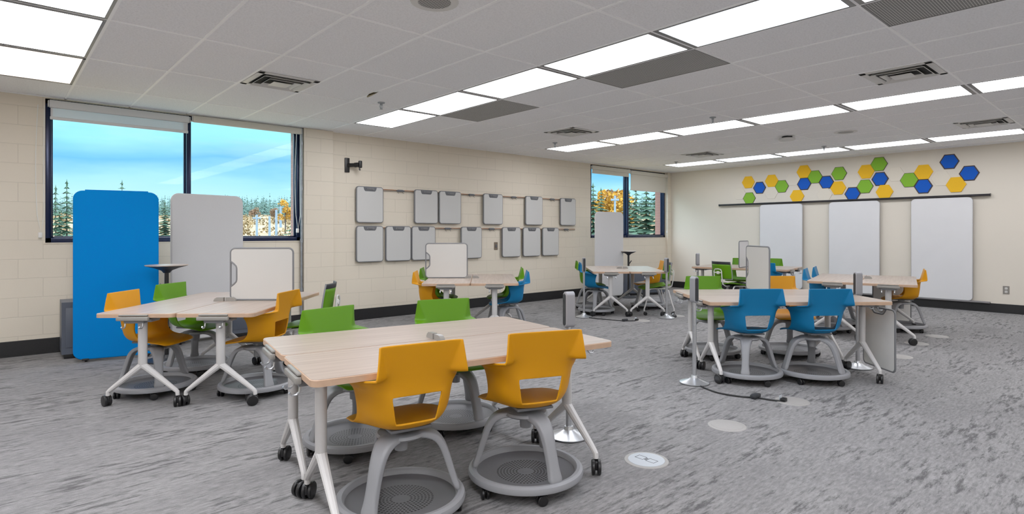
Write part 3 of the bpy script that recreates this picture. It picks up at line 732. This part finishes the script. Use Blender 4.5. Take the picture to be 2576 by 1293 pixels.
# ------------------------------------------------------------------ tables
TL, TD = 1.64, .59
def table_proto(loc, rz, label):
    t = thing('castor_table', label, 'table', loc, rz, 'flip top work tables in pairs')
    MB().prism(rrect(TL, TD-.004, .04, 6), .694, .7235, None, .003).build('table_edge', M['wood_edge'], t)
    MB().prism(rrect(TL-.006, TD-.01, .037, 6), .7232, .7248).build('tabletop', M['wood'], t, 0)
    # docking tab on the seam side, long edge across the table
    pr = [(.012, 0), (.10, 0), (.10, .008), (.092, .022), (.072, .034), (.012, .034)]
    pr = [(a-.012+.005, b_) for a, b_ in pr]
    T = Matrix(((0, 0, 1, -.014), (-1, 0, 0, TD/2-.004), (0, 1, 0, .7245), (0, 0, 0, 1)))
    MB().prism(pr, 0, .028, T).build('docking_tab', M['clear_clip'], t)
    for s_ in (-1, 1):
        x = s_*(TL/2-.11)
        col = MB().tube([(x, 0, .69), (x, 0, .315), (x, 0, .292)], .034, 16, sy=.78, radii=[.034, .033, .02])
        lg = col.build('leg', M['white_metal'], t)
        for sy in (-1, 1):
            ft = MB()
            ft.tube([(x, sy*.004, .315), (x, sy*.03, .296), (x, sy*.17, .185), (x, sy*.248, .122), (x, sy*.262, .108), (x, sy*.264, .082)], .02, 10,
                    radii=[.027, .025, .0195, .0165, .0155, .0145])
            ft.build('foot', M['white_metal'], lg)
            put('castor', cas_t, t, loc=(x, sy*.264, 0), rz=random.uniform(0, 6.28))
        MB().box((x, 0, .668), (.12, .2, .03), .008).box((x-s_*.16, 0, .676), (.24, .07, .022), .006).build('leg_bracket', M['grey'], t)
        e_ = s_*(TL/2)
        cl = MB().box((e_+s_*.014, 0, .688), (.028, .235, .03), .006).box((e_+s_*.006, 0, .713), (.022, .215, .012), .004)
        c = cl.build('edge_clip', M['clear_clip'], t)
        MB().box((e_-s_*.02, 0, .665), (.05, .15, .028), .006).build('clip_bracket', M['frame_grey'], c)
        for sy in (-1, 1):
            MB().tube([(e_-s_*.005, sy*.065, .655), (e_, sy*.065, .628), (e_+s_*.012, sy*.065, .618), (e_+s_*.032, sy*.065, .618), (e_+s_*.042, sy*.065, .63)], .0055, 8).build('hook', M['silver'], c)
    return t
G = {'N': (1.872, 2.784, -.161), 'L': (1.546, 5.629, .868), 'R': (5.682, 2.594, -.715), 'C': (4.806, 6.278, .893),
     'D': (8.062, 6.285, .812), 'E': (10.23, 5.14, -1.38), 'F': (8.677, 2.725, .252)}
def loc(g, u, v_, z=0):
    cx, cy, a = G[g]; return (cx+u*math.cos(a)-v_*math.sin(a), cy+u*math.sin(a)+v_*math.cos(a), z)
tlab = {'N': ('front table of the nearest pair, in front of the camera', 'rear table of the nearest pair, by the two green chairs'),
        'L': ('right table of the pair beside the tall blue panel', 'left table of the pair beside the tall blue panel'),
        'R': ('front table of the right hand pair, by the two blue chairs', 'rear table of the right hand pair, holding a small whiteboard'),
        'C': ('right table of the pair below the wall of clip boards', 'left table of the pair below the clip boards, holding a whiteboard'),
        'D': ('right table of the pair by the far corner window', 'left table of the pair by the far corner window'),
        'E': ('near table of the pair in the far room corner', 'rear table of the pair in the far room corner'),
        'F': ('right table of the pair nearest the sliding whiteboards', 'left table of the pair nearest the sliding whiteboards')}
T0 = None
for g, (cx, cy, a) in G.items():
    for k, v_ in ((0, -TD/2), (1, TD/2)):
        rz = a if k == 0 else a+PI
        lb = 'pale wood castor table, '+tlab[g][k]
        if T0 is None: T0 = table_proto(loc(g, 0, v_), rz, lb)
        else: dup(T0, loc(g, 0, v_), rz, lb)

# ------------------------------------------------------------------ chairs
def hd(g, d): return math.degrees(G[g][2])+d
node_chair('yellow', 1.448, 2.445, 80, 208, 'yellow swivel chair nearest the camera, left of the front pair')
node_chair('yellow', 2.108, 2.285, 69, 141, 'yellow swivel chair right of the nearest one at the front table')
node_chair('green', 1.68, 3.39, -79, 60, 'green swivel chair behind the nearest table, on its left')
node_chair('green', 2.385, 3.30, -107, 30, 'green swivel chair behind the nearest table, on its right')
node_chair('yellow', 1.02, 5.67, -42, 145, 'yellow swivel chair in front of the tall blue panel')
node_chair('green', 1.463, 6.27, -51, 80, 'green swivel chair in front of the tall grey panel')
node_chair('yellow', 1.655, 5.10, 134, 270, 'yellow swivel chair right of the left tables, facing away to the panels')
node_chair('blue', 5.11, 2.567, 53, 204, 'left blue swivel chair of the two at the right hand tables')
node_chair('blue', 5.55, 2.165, 53, 143, 'right blue swivel chair of the two at the right hand tables')
node_chair('green', 5.805, 3.32, -132, 100, 'green swivel chair behind the right hand tables')
node_chair('yellow', 6.44, 2.76, -132, 20, 'yellow swivel chair behind the right hand tables')
node_chair('blue', 4.95, 5.72, 141, 330, 'blue swivel chair at the right of the tables under the clip boards')
node_chair('green', 5.40, 6.32, 141, 300, 'green swivel chair right rear of the tables under the clip boards')
node_chair('yellow', 4.24, 6.29, -39, 200, 'yellow swivel chair left of the tables under the clip boards')
node_chair('green', 4.71, 6.87, -39, 180, 'green swivel chair left rear of the tables under the clip boards')
node_chair('blue', 7.44, 6.34, -44, 215, 'blue swivel chair at the left of the corner window tables')
node_chair('green', 7.83, 6.77, -44, 140, 'green swivel chair behind the blue one at the corner window tables')
node_chair('yellow', 8.69, 6.21, 136, 170, 'yellow swivel chair at the right of the corner window tables')
node_chair('yellow', 9.265, 2.445, 106, 290, 'yellow swivel chair at the right end of the tables by the sliding boards')
node_chair('blue', 8.42, 3.09, -74, 250, 'nearer blue swivel chair left of the tables by the sliding boards')
node_chair('blue', 8.99, 3.19, -74, 200, 'farther blue swivel chair left of the tables by the sliding boards')
node_chair('green', 10.71, 5.54, 191, 100, 'left green swivel chair beyond the far corner tables')
node_chair('green', 11.0, 5.11, 191, 40, 'right green swivel chair beyond the far corner tables')
node_chair('blue', 9.70, 4.52, 11, 160, 'blue swivel chair on the near side of the far corner tables')
move_chair(2.27, 5.60, 145, 'green four legged chair with black top cap behind the yellow chair at left')
move_chair(8.2, 5.72, 140, 'green four legged chair with black top cap at the corner window tables')
move_chair(9.52, 5.08, -15, 'green four legged chair with black top cap facing the far corner tables')

# ------------------------------------------------------------------ small whiteboards with a carrying handle
def small_board(label, locn, rz, m_=None, upright=False):
    """plane is local XZ, handle slot at local -X end; bottom edge at z=0"""
    W_, H_ = .555, .46
    t = thing('handheld_whiteboard', label, 'whiteboard', locn, rz, 'portable whiteboards with handle slots')
    S = Matrix.Translation((0, 0, H_/2)) if not upright else Matrix.Translation((0, 0, W_/2)) @ Matrix.Rotation(PI/2, 4, 'Y')
    o = rrect(W_, H_, .04, 6)
    # walk: right-top, left-top, left-bottom, right-bottom; notch on the left side between left-top and left-bottom
    notch = [(-W_/2, .115), (-W_/2+.032, .09), (-W_/2+.05, .07), (-W_/2+.055, .05), (-W_/2+.055, -.05), (-W_/2+.05, -.07), (-W_/2+.032, -.09), (-W_/2, -.115)]
    poly = o[:14]+notch+o[14:]
    MB().prism(poly, -.005, .005, S @ FACE_MY).build('writing_panel', m_ or M['board_grey'], t, 0)
    def t3(p): return tuple(S @ Vector((p[0], 0, p[1])))
    MB().tube([t3(p) for p in o], .0085, 8, closed=True).build('frame', M['frame_grey'], t)
    MB().tube([t3(p) for p in notch], .009, 8).build('handle', M['frame_grey'], t)
    return t
ZT = .7255
def onboard(g, v0, v1, u, label, flip, m_=None):
    c = loc(g, u, (v0+v1)/2, ZT+.0085); a = G[g][2]+PI/2 + (PI if flip else 0)
    return small_board(label, c, a, m_)
M['board_pale'] = mat('pale_whiteboard', (198, 196, 191), 0.4, noise=(200, 0.015))
onboard('L', -.035, -.585, .035, 'small whiteboard standing on the left tables beside the yellow chair', True, M['board_pale'])
onboard('C', .068, .618, .035, 'small whiteboard standing on the tables under the clip boards', True, M['board_pale'])
onboard('R', .035, .585, -.012, 'small whiteboard standing on the right hand tables', True, M['board_pale'])
onboard('E', -.035, -.585, .035, 'translucent small board standing on the far corner tables', True, M['translucent'])
M['board_trans'] = mat('hanging_whiteboard_grey', (232, 231, 228), 0.2, noise=(4, 0.05))
small_board('whiteboard hanging below the right end of the right hand tables', loc('R', .866, -.30, .082), G['R'][2]+PI/2, M['board_trans'], True)
small_board('whiteboard hanging below the far end of the tables by the sliding boards', loc('F', .866, -.30, .082), G['F'][2]+PI/2, M['board_trans'], True)

# ------------------------------------------------------------------ power hub stands
def hub_stand(x, y, rz, label):
    t = thing('power_hub_stand', label, 'power outlet stand', (x, y, 0), rz, 'slim power hub stands')
    MB().lathe([(0, 0), (.118, 0), (.128, .006), (.128, .012), (.1, .022), (.06, .034), (.034, .05), (.028, .07), (0, .07)], 40).build('base', M['chrome'], t)
    MB().tube([(0, 0, .05), (0, 0, .74)], .02, 16, sy=.8).build('pole', M['silver'], t)
    # head: stadium outline in XZ, thickness along Y
    def stad(w, h_): return rrect(w, h_, w/2-.0005, 8)
    T = Matrix.Translation((0, .032, .83)) @ FACE_MY
    hd_ = MB().prism(stad(.052, .235), 0, .064, T, .006).build('head', M['head'], t)
    f_ = MB().prism(stad(.034, .205), .0635, .067, T).build('socket_face', M['charcoal'], hd_)
    for k in (-.055, 0, .055):
        sl = MB()
        for dx in (-.007, .007): sl.box((dx, -.0352, .83+k+.004), (.003, .001, .01))
        sl.cyl((0, -.0347, .83+k-.011), (0, -.0357, .83+k-.011), .003, 8)
        sl.build('socket', M['black'], hd_, 0)
    return t
hub_stand(2.80, 2.62, R(-107), 'silver power hub stand at the right end of the nearest tables')
hub_stand(4.629, 2.81, R(-20), 'silver power hub stand at the left end of the right hand tables')
hub_stand(6.36, 2.05, R(-132), 'silver power hub stand near the right end of the right hand tables')
hub_stand(6.973, 6.196, R(-38), 'silver power hub stand left of the corner window tables')
hub_stand(7.871, 5.267, R(-21), 'silver power hub stand right of the corner window tables')
hub_stand(10.15, 6.09, R(-138), 'silver power hub stand left of the far corner tables')

def power_cord(pts, plug, label):
    t = thing('extension_lead', label, 'cord', (0, 0, 0))
    # smooth through the points
    P = [Vector((x, y, .008)) for x, y in pts]; out = []
    for i in range(len(P)-1):
        p0, p1, p2, p3 = P[max(i-1, 0)], P[i], P[i+1], P[min(i+2, len(P)-1)]
        for k in range(8):
            s_ = k/8; out.append(.5*((2*p1)+(p2-p0)*s_+(2*p0-5*p1+4*p2-p3)*s_*s_+(3*p1-p0-3*p2+p3)*s_**3))
    out.append(P[-1]); MB().tube([tuple(p) for p in out], .0065, 8).build('cable', M['black'], t)
    a, b_ = Vector(pts[plug]), Vector(pts[plug+1]); d = (b_-a).normalized(); an = math.atan2(d.y, d.x)
    MB().box((a.x, a.y, .02), (.1, .05, .034), .01, None).build('adapter', M['charcoal'], t)
    e_ = pts[-1]; MB().box((e_[0], e_[1], .02), (.05, .04, .03), .008).build('plug', M['black'], t)
    MB().box((e_[0]+.01, e_[1]+.03, .024), (.05, .004, .05), .002).build('lid', M['fb_pale'], t)
power_cord([(4.55, 2.70), (4.47, 2.506), (4.497, 2.321), (4.565, 2.22), (4.575, 2.175), (4.587, 2.10), (4.625, 2.02)], 3, 'black power cord on the carpet before the blue chairs')
power_cord([(6.955, 6.09), (7.02, 5.743), (7.112, 5.495), (7.148, 5.463), (7.192, 5.423), (7.279, 5.399)], 2, 'black power cord on the carpet before the corner window tables')
power_cord([(7.93, 5.2), (8.0, 5.22), (8.06, 5.26), (8.1, 5.28)], 1, 'short black power cord beside the stand right of the corner window tables')

# ------------------------------------------------------------------ floor boxes
def floor_box(x, y, label, kind=0):
    t = thing('floor_box', label, 'floor outlet', (x, y, 0), 0, 'round floor outlet covers')
    MB().lathe([(0, 0), (.128, 0), (.126, .003), (.112, .0045), (0, .0045)], 40).build('rim', M['fb_beige'], t)
    lid = MB().lathe([(0, .0075), (.098, .0075), (.105, .006), (.106, .004)], 40).build('lid', M['fb_pale'] if kind else M['fb_beige'], t)
    if kind:
        f_ = MB()
        for dy in (-.038, .038):
            for sx in (-1, 1): f_.box((sx*.022, dy, .0078), (.003, .056, .0012)).box((0, dy+sx*.027, .0078), (.046, .003, .0012))
        f_.box((0, 0, .0078), (.03, .012, .001)); f_.build('hatch', M['dgrey'], lid, 0)
floor_box(2.842, 2.04, 'round floor outlet cover with two hatches, nearest the camera', 1)
floor_box(3.768, 2.035, 'plain round floor outlet cover second nearest the camera')
floor_box(4.70, 1.985, 'round floor outlet cover where the long black cord ends')
floor_box(7.268, 1.937, 'round floor outlet cover beside the whiteboard hanging under the table')
floor_box(8.291, 2.03, 'round floor outlet cover in front of the table by the sliding boards')
floor_box(9.067, 1.993, 'round floor outlet cover farthest right near the yellow chair')
floor_box(7.36, 5.37, 'round floor outlet cover at the cord before the corner window tables')
floor_box(8.188, 5.292, 'round floor outlet cover right of the corner window tables')

# ------------------------------------------------------------------ tall mobile panels and standing perches
def tall_panel(p0, p1, z0, z1, m_, edge, label, name, cat):
    a = Vector(p0); b_ = Vector(p1); w = (b_-a).length; ang = math.atan2(b_.y-a.y, b_.x-a.x); c = (a+b_)/2
    t = thing(name, label, cat, (c.x, c.y, 0), ang)
    T = Matrix.Translation((0, .012, (z0+z1)/2)) @ FACE_MY
    MB().prism(rrect(w, z1-z0, .085, 10), 0, .03, T, .006).build('panel', m_, t)
    if edge == 'felt':
        MB().tube([(x, -.012, y+(z0+z1)/2) for x, y in rrect(w-.03, z1-z0-.03, .072, 10)], .0045, 6, closed=True).build('piping', M['blue_felt'], t)
        MB().prism(rrect(w-.02, z1-z0-.02, .08, 10), -.02, -.001, T).build('back_panel', M['charcoal'], t)
        MB().box((0, .022, z1+.006), (w*.74, .03, .012), .004).build('top_rail', M['blue_felt'], t)
    else:
        MB().tube([(x, .0, y+(z0+z1)/2) for x, y in rrect(w, z1-z0, .085, 10)], .008, 6, closed=True).build('edge_trim', M['board_grey'], t)
    for s_ in (-1, 1): MB().box((s_*w*.36, .03, .03), (.06, .12, .02), .005).cyl((s_*w*.36, .03, .0), (s_*w*.36, .03, z0+.1), .012, 10).build('foot', M['black'], t)
    return t
tall_panel((.617, 7.50), (1.345, 7.335), .03, 1.77, M['blue_felt'], 'felt', 'tall bright blue fabric panel before the large left window', 'acoustic_panel', 'partition')
tall_panel((1.566, 7.85), (2.407, 8.02), .05, 1.80, M['board_grey'], 'lam', 'tall grey white board panel before the large left window', 'tall_board', 'whiteboard')
tall_panel((8.998, 7.70), (9.767, 7.60), .05, 1.765, M['board_grey'], 'lam', 'tall grey white board panel before the far corner window', 'tall_board', 'whiteboard')
def cart(x, y, rz, w, d, h_, label, slant=0.0):
    t = thing('board_cart', label, 'cart', (x, y, 0), rz)
    pr = [(-w/2-slant, .05), (w/2, .05), (w/2, h_), (-w/2, h_)]
    MB().prism(pr, -d/2, d/2, FACE_MY, .0).build('cabinet', M['cabinet'], t, 0)
    MB().box((-slant/2, 0, .03), (w+slant-.04, d-.04, .05), .004).build('plinth', M['black'], t)
    MB().box((0, -d/2-.004, h_*.55), (w*.86, .006, h_*.7), .002).build('door', M['cabinet'], t)
cart(.80, 7.98, R(-2), .50, .42, .60, 'dark grey cart peeking out left of the tall blue panel')
cart(2.42, 8.06, R(3), .36, .2, .50, 'dark grey cart behind the right edge of the tall grey panel')
cart(10.55, 7.68, R(-23), .95, .30, .54, 'dark slate cart below the far corner window', .12)
def perch(x, y, h_, r_, label, rz):
    t = thing('perch_table', label, 'table', (x, y, 0), rz)
    MB().lathe([(0, h_-.012), (r_-.01, h_-.012), (r_, h_-.006), (r_-.002, h_), (0, h_)], 48).build('tabletop', M['wood'], t)
    MB().lathe([(0, h_-.07), (.03, h_-.085), (.05, h_-.06), (.11, h_-.035), (r_-.012, h_-.013), (0, h_-.0125)], 48).build('support', M['charcoal'], t)
    MB().cyl((0, 0, .03), (0, 0, h_-.05), .021, 16).build('post', M['black'], t)
    MB().tube([(-.015, 0, h_-.265), (-.05, 0, h_-.215), (-.062, 0, h_-.2)], .011, 8).build('hook', M['black'], t)
    MB().lathe([(0, 0), (.2, 0), (.2, .012), (.05, .03), (.025, .06), (0, .06)], 36).build('base', M['charcoal'], t)
perch(1.36, 7.02, 1.0, .2, 'small round perch table on a black post by the blue panel', R(0))
perch(9.84, 7.51, .965, .165, 'small round perch table on a black post below the far corner window', R(140))

# ------------------------------------------------------------------ outdoors
EYE = 1.325
def gz(d): return -2.2 if d < 22 else (-2.2+(d-22)*.059 if d < 150 else 5.35+(d-150)*.046)
CX, CYH, F_, YAW = 1305.7, 588.0, 1470.6, .837
cyw, syw = math.cos(YAW), math.sin(YAW)
def ray(px): u = (px-CX)/F_; return (cyw+u*syw, syw-u*cyw)
tm = MB(); NA, ND = 40, 24; dd = [9.2+(430-9.2)*(k/(ND-1))**2 for k in range(ND)]
for a in range(NA):
    px = -300+2500*a/(NA-1); rx, ry = ray(px)
    for d in dd: tm.v.append((rx*d/1.0, ry*d, gz(d)))
for a in range(NA-1):
    for k in range(ND-1): i0 = a*ND+k; tm.f.append((i0, i0+1, i0+ND+1, i0+ND))
tm.v = [(x, max(y, 8.9), z) for x, y, z in tm.v]
struct('ground', tm, M['field'], 40)

def conifer(mb, tr, x, y, z, hgt, rad, whorls=13, arms=9, droop=.25, start=.12):
    if tr is not None: tr.cyl((x, y, z), (x, y, z+hgt*.97), rad*.055, 6, rad*.012)
    for i in range(whorls):
        s_ = start+(1-start)*i/whorls; rr = rad*(1-s_)**.8*random.uniform(.75, 1.12)+.04*rad
        zz = z+hgt*s_; off = random.uniform(0, 6.28)
        for k in range(arms):
            a = off+2*PI*k/arms+random.uniform(-.3, .3); l = rr*random.uniform(.45, 1.25); w = l*.34
            ca, sa = math.cos(a), math.sin(a); dz = -droop*l
            tip = (x+ca*l, y+sa*l, zz+dz+.12*l)
            m1 = (x+ca*l*.55-sa*w, y+sa*l*.55+ca*w, zz+dz*.75); m2 = (x+ca*l*.55+sa*w, y+sa*l*.55-ca*w, zz+dz*.75)
            mb.add([(x, y, zz+hgt/whorls*.35), m1, tip, m2, (x+ca*l*.5, y+sa*l*.5, zz+dz*.3)], [(0, 1, 4), (1, 2, 4), (2, 3, 4), (3, 0, 4)])
    mb.add([(x+.05*rad, y, z+hgt*.93), (x-.03*rad, y+.05*rad, z+hgt*.93), (x-.03*rad, y-.05*rad, z+hgt*.93), (x, y, z+hgt)], [(0, 1, 3), (1, 2, 3), (2, 0, 3)])
def blob(mb, x, y, z, r_, n=70):
    for _ in range(n):
        a = random.uniform(0, 6.28); c = random.uniform(-.7, 1); rr = r_*random.uniform(.55, 1.0); s_ = math.sqrt(max(0, 1-c*c))
        p = Vector((x+rr*s_*math.cos(a), y+rr*s_*math.sin(a), z+rr*c)); q = r_*.2
        d1 = Vector((random.uniform(-1, 1), random.uniform(-1, 1), random.uniform(-1, 1))).normalized()*q
        d2 = d1.cross(Vector((random.uniform(-1, 1), random.uniform(-1, 1), random.uniform(-1, 1)))).normalized()*q*.8
        mb.add([p-d1, p-d2, p+d1, p+d2], [(0, 1, 2, 3)])
def tree(px, d, ytop, label, kind='conifer', wide=.22):
    rx, ry = ray(px); x, y = rx*d, ry*d; z = gz(d); top = EYE+(CYH-ytop)*d/F_; hgt = top-z
    t = thing('conifer_tree' if kind.startswith('con') else 'autumn_tree', label, 'tree', (x, y, z), 0, 'trees outside the windows')
    tr = MB(); mb = MB()
    if kind.startswith('con'):
        sparse = kind == 'con_sparse'
        conifer(mb, tr, 0, 0, 0, hgt, hgt*wide, 15 if sparse else 19, 7 if sparse else 11, .1 if sparse else .28, .3 if sparse else .06)
        mb.build('foliage', M['conifer'], t, 0)
    else:
        tr.cyl((0, 0, 0), (0, 0, hgt*.6), hgt*.02, 6)
        for _ in range(9):
            blob(mb, random.uniform(-1, 1)*hgt*wide*.7, random.uniform(-1, 1)*hgt*wide*.7, hgt*random.uniform(.45, .86), hgt*wide*.55, 90)
        mb.build('foliage', M['leaf_gold' if kind == 'gold' else 'leaf_pink'], t, 0)
    tr.build('trunk', M['bark'], t)
tree(140, 30, 463, 'thin sparse conifer at the left edge of the large window', 'con_sparse', .17)
tree(168, 33, 449, 'tall sparse conifer left of the blue panel in the window', 'con_sparse', .2)
tree(307, 42, 451, 'dark conifer top rising above the blue panel', 'conifer', .2)
tree(204, 44, 515, 'low bushy conifer behind the left edge of the blue panel', 'conifer', .3)
tree(150, 40, 525, 'dense low conifer in the bottom left corner of the large window', 'conifer', .4)
tree(415, 60, 505, 'conifer seen between the blue and grey panels', 'conifer', .3)
tree(718, 80, 496, 'golden autumn tree at the right edge of the large window', 'gold', .2)
tree(735, 30, 560, 'green conifer bush low at the right edge of the large window', 'conifer', .5)
tree(640, 110, 520, 'russet autumn tree beside the grey panel', 'pink', .28)
tree(690, 115, 523, 'russet autumn tree behind the utility poles', 'pink', .28)
tree(1492, 42, 458, 'dark conifer at the left edge of the far corner window', 'conifer', .28)
tree(1512, 55, 470, 'second conifer from the left in the far corner window', 'conifer', .24)
tree(1530, 60, 474, 'golden autumn tree left of the far window mullion', 'gold', .3)
tree(1550, 66, 470, 'russet autumn tree behind the pole in the far window', 'pink', .3)
tree(1566, 58, 482, 'golden autumn tree right of the pole in the far window', 'gold', .26)
tree(1600, 40, 468, 'conifer right of the mullion in the far corner window', 'conifer', .3)
tree(1626, 36, 462, 'broad conifer in the middle of the far window right pane', 'conifer', .34)
tree(1650, 44, 459, 'tall conifer by the brick jamb of the far corner window', 'conifer', .26)
tree(1583, 48, 476, 'conifer just right of the far window mullion', 'conifer', .28)
def pole(px, d, ytop, label, arm):
    rx, ry = ray(px); z = gz(d); top = EYE+(CYH-ytop)*d/F_
    t = thing('utility_pole', label, 'pole', (rx*d, ry*d, z), 0, 'utility poles outside'); MB().cyl((0, 0, 0), (0, 0, top-z), d*.0022, 10, d*.0017).build('post', M['pole'], t)
    if arm: MB().box((0, 0, top-z-.25), (d*.014, .12, .12), .02, Matrix.Rotation(R(-48), 4, 'Z')).build('crossarm', M['pole'], t)
pole(646, 42, 540, 'thick pale utility pole with crossarm nearest the grey panel', True)
pole(678, 60, 544, 'pale utility pole second from the grey panel', False)
pole(695, 75, 528, 'slim pale utility pole third from the grey panel', False)
pole(706, 100, 519, 'slim pale utility pole farthest right in the large window', True)
pole(1547, 34, 492, 'pale utility pole in the far corner window', True)
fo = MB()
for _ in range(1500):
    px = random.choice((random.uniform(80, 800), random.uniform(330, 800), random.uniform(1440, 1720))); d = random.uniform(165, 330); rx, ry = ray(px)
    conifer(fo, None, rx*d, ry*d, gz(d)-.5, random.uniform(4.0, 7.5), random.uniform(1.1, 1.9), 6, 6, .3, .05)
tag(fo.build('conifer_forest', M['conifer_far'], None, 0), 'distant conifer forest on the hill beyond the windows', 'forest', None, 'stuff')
sh = MB()
for _ in range(420):
    px = random.choice((random.uniform(560, 780), random.uniform(100, 480), random.uniform(1450, 1700))); d = random.uniform(32, 150); rx, ry = ray(px)
    blob(sh, rx*d, ry*d, gz(d)+.1, random.uniform(.5, 1.0)*(.4+d/110), 34)
tag(sh.build('autumn_shrubs', M['shrub'], None, 0), 'dry autumn shrubs covering the field outside', 'shrubs', None, 'stuff')

# ------------------------------------------------------------------ sky and sun
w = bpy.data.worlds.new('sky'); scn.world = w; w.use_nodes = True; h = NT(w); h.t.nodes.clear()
o = h.n('ShaderNodeOutputWorld'); bg = h.n('ShaderNodeBackground'); tc = h.n('ShaderNodeTexCoord'); sp = h.n('ShaderNodeSeparateXYZ')
h.l(tc.outputs['Generated'], sp.inputs[0])
mp = h.n('ShaderNodeMapping'); mp.inputs['Scale'].default_value = (1.6, 1.6, 7.5); h.l(tc.outputs['Generated'], mp.inputs[0])
n = h.n('ShaderNodeTexNoise'); n.inputs['Scale'].default_value = 1.7; n.inputs['Detail'].default_value = 7; n.inputs['Roughness'].default_value = .52; h.l(mp.outputs[0], n.inputs['Vector'])
g = h.n('ShaderNodeValToRGB'); e = g.color_ramp.elements                       # by elevation: pale horizon, blue cloud band, cyan above
e[0].position = 0.0; e[0].color = lin((190, 236, 246)) + (1,)
e[1].position = 1.0; e[1].color = lin((150, 244, 255)) + (1,)
for p, c in ((.13, (172, 230, 246)), (.20, (158, 224, 246)), (.28, (104, 188, 234)), (.37, (146, 230, 250)), (.5, (160, 244, 255)), (.75, (170, 246, 255))):
    x = e.new(p); x.color = lin(c) + (1,)
h.l(h.m('ADD', h.m('MULTIPLY', sp.outputs['Z'], 2.6), h.m('MULTIPLY', h.m('SUBTRACT', n.outputs['Fac'], .5), .3)), g.inputs['Fac'])
n2 = h.n('ShaderNodeTexNoise'); n2.inputs['Scale'].default_value = 2.3; n2.inputs['Detail'].default_value = 5; h.l(mp.outputs[0], n2.inputs['Vector'])
c2 = h.n('ShaderNodeValToRGB'); c2.color_ramp.elements[0].position = .42; c2.color_ramp.elements[1].position = .6; h.l(n2.outputs['Fac'], c2.inputs['Fac'])
up = h.m('MULTIPLY', c2.outputs['Color'], h.m('MINIMUM', h.m('MAXIMUM', h.m('MULTIPLY', h.m('SUBTRACT', sp.outputs['Z'], .1), 9.0), 0.0), .75))
mx = h.n('ShaderNodeMix', data_type='RGBA'); h.l(up, mx.inputs['Factor']); h.l(g.outputs['Color'], mx.inputs[6]); mx.inputs[7].default_value = lin((205, 228, 224)) + (1,)
zen = h.n('ShaderNodeMix', data_type='RGBA'); h.l(mx.outputs[2], zen.inputs[6]); zen.inputs[7].default_value = lin((224, 232, 244)) + (1,)
h.l(zen.outputs[2], bg.inputs['Color'])
# sky above the window view is boosted to add light indoors
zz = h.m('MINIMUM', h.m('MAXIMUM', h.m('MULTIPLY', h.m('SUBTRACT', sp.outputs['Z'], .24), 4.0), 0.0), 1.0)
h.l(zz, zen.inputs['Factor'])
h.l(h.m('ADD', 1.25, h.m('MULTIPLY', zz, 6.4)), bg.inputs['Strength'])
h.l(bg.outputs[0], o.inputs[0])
sun = bpy.data.lights.new('sun', 'SUN'); sun.energy = 0.5; sun.angle = R(3); sun.color = (1, .96, .9)
so = bpy.data.objects.new('sun', sun); COL.objects.link(so); so.rotation_euler = (R(50), 0, R(20)); so.location = (0, -10, 30)

# ------------------------------------------------------------------ camera
cam = bpy.data.cameras.new('camera'); co = bpy.data.objects.new('camera', cam); COL.objects.link(co)
co.location = (0, 0, EYE); co.rotation_euler = (PI/2, 0, YAW-PI/2)
cam.sensor_fit = 'HORIZONTAL'; cam.sensor_width = 36; cam.lens = F_/2576*36
cam.shift_x = -(CX-1288)/2576; cam.shift_y = -(646.5-CYH)/2576
cam.clip_start = .05; cam.clip_end = 900
scn.camera = co
scn.view_settings.view_transform = 'Standard'; scn.view_settings.look = 'None'
scn.view_settings.exposure = 0; scn.view_settings.gamma = 1.12
scn.cycles.max_bounces = 8; scn.cycles.diffuse_bounces = 5; scn.cycles.glossy_bounces = 4; scn.cycles.transparent_max_bounces = 8
scn.cycles.sample_clamp_indirect = 6; scn.cycles.use_denoising = True
scn.cycles.caustics_reflective = False; scn.cycles.caustics_refractive = False
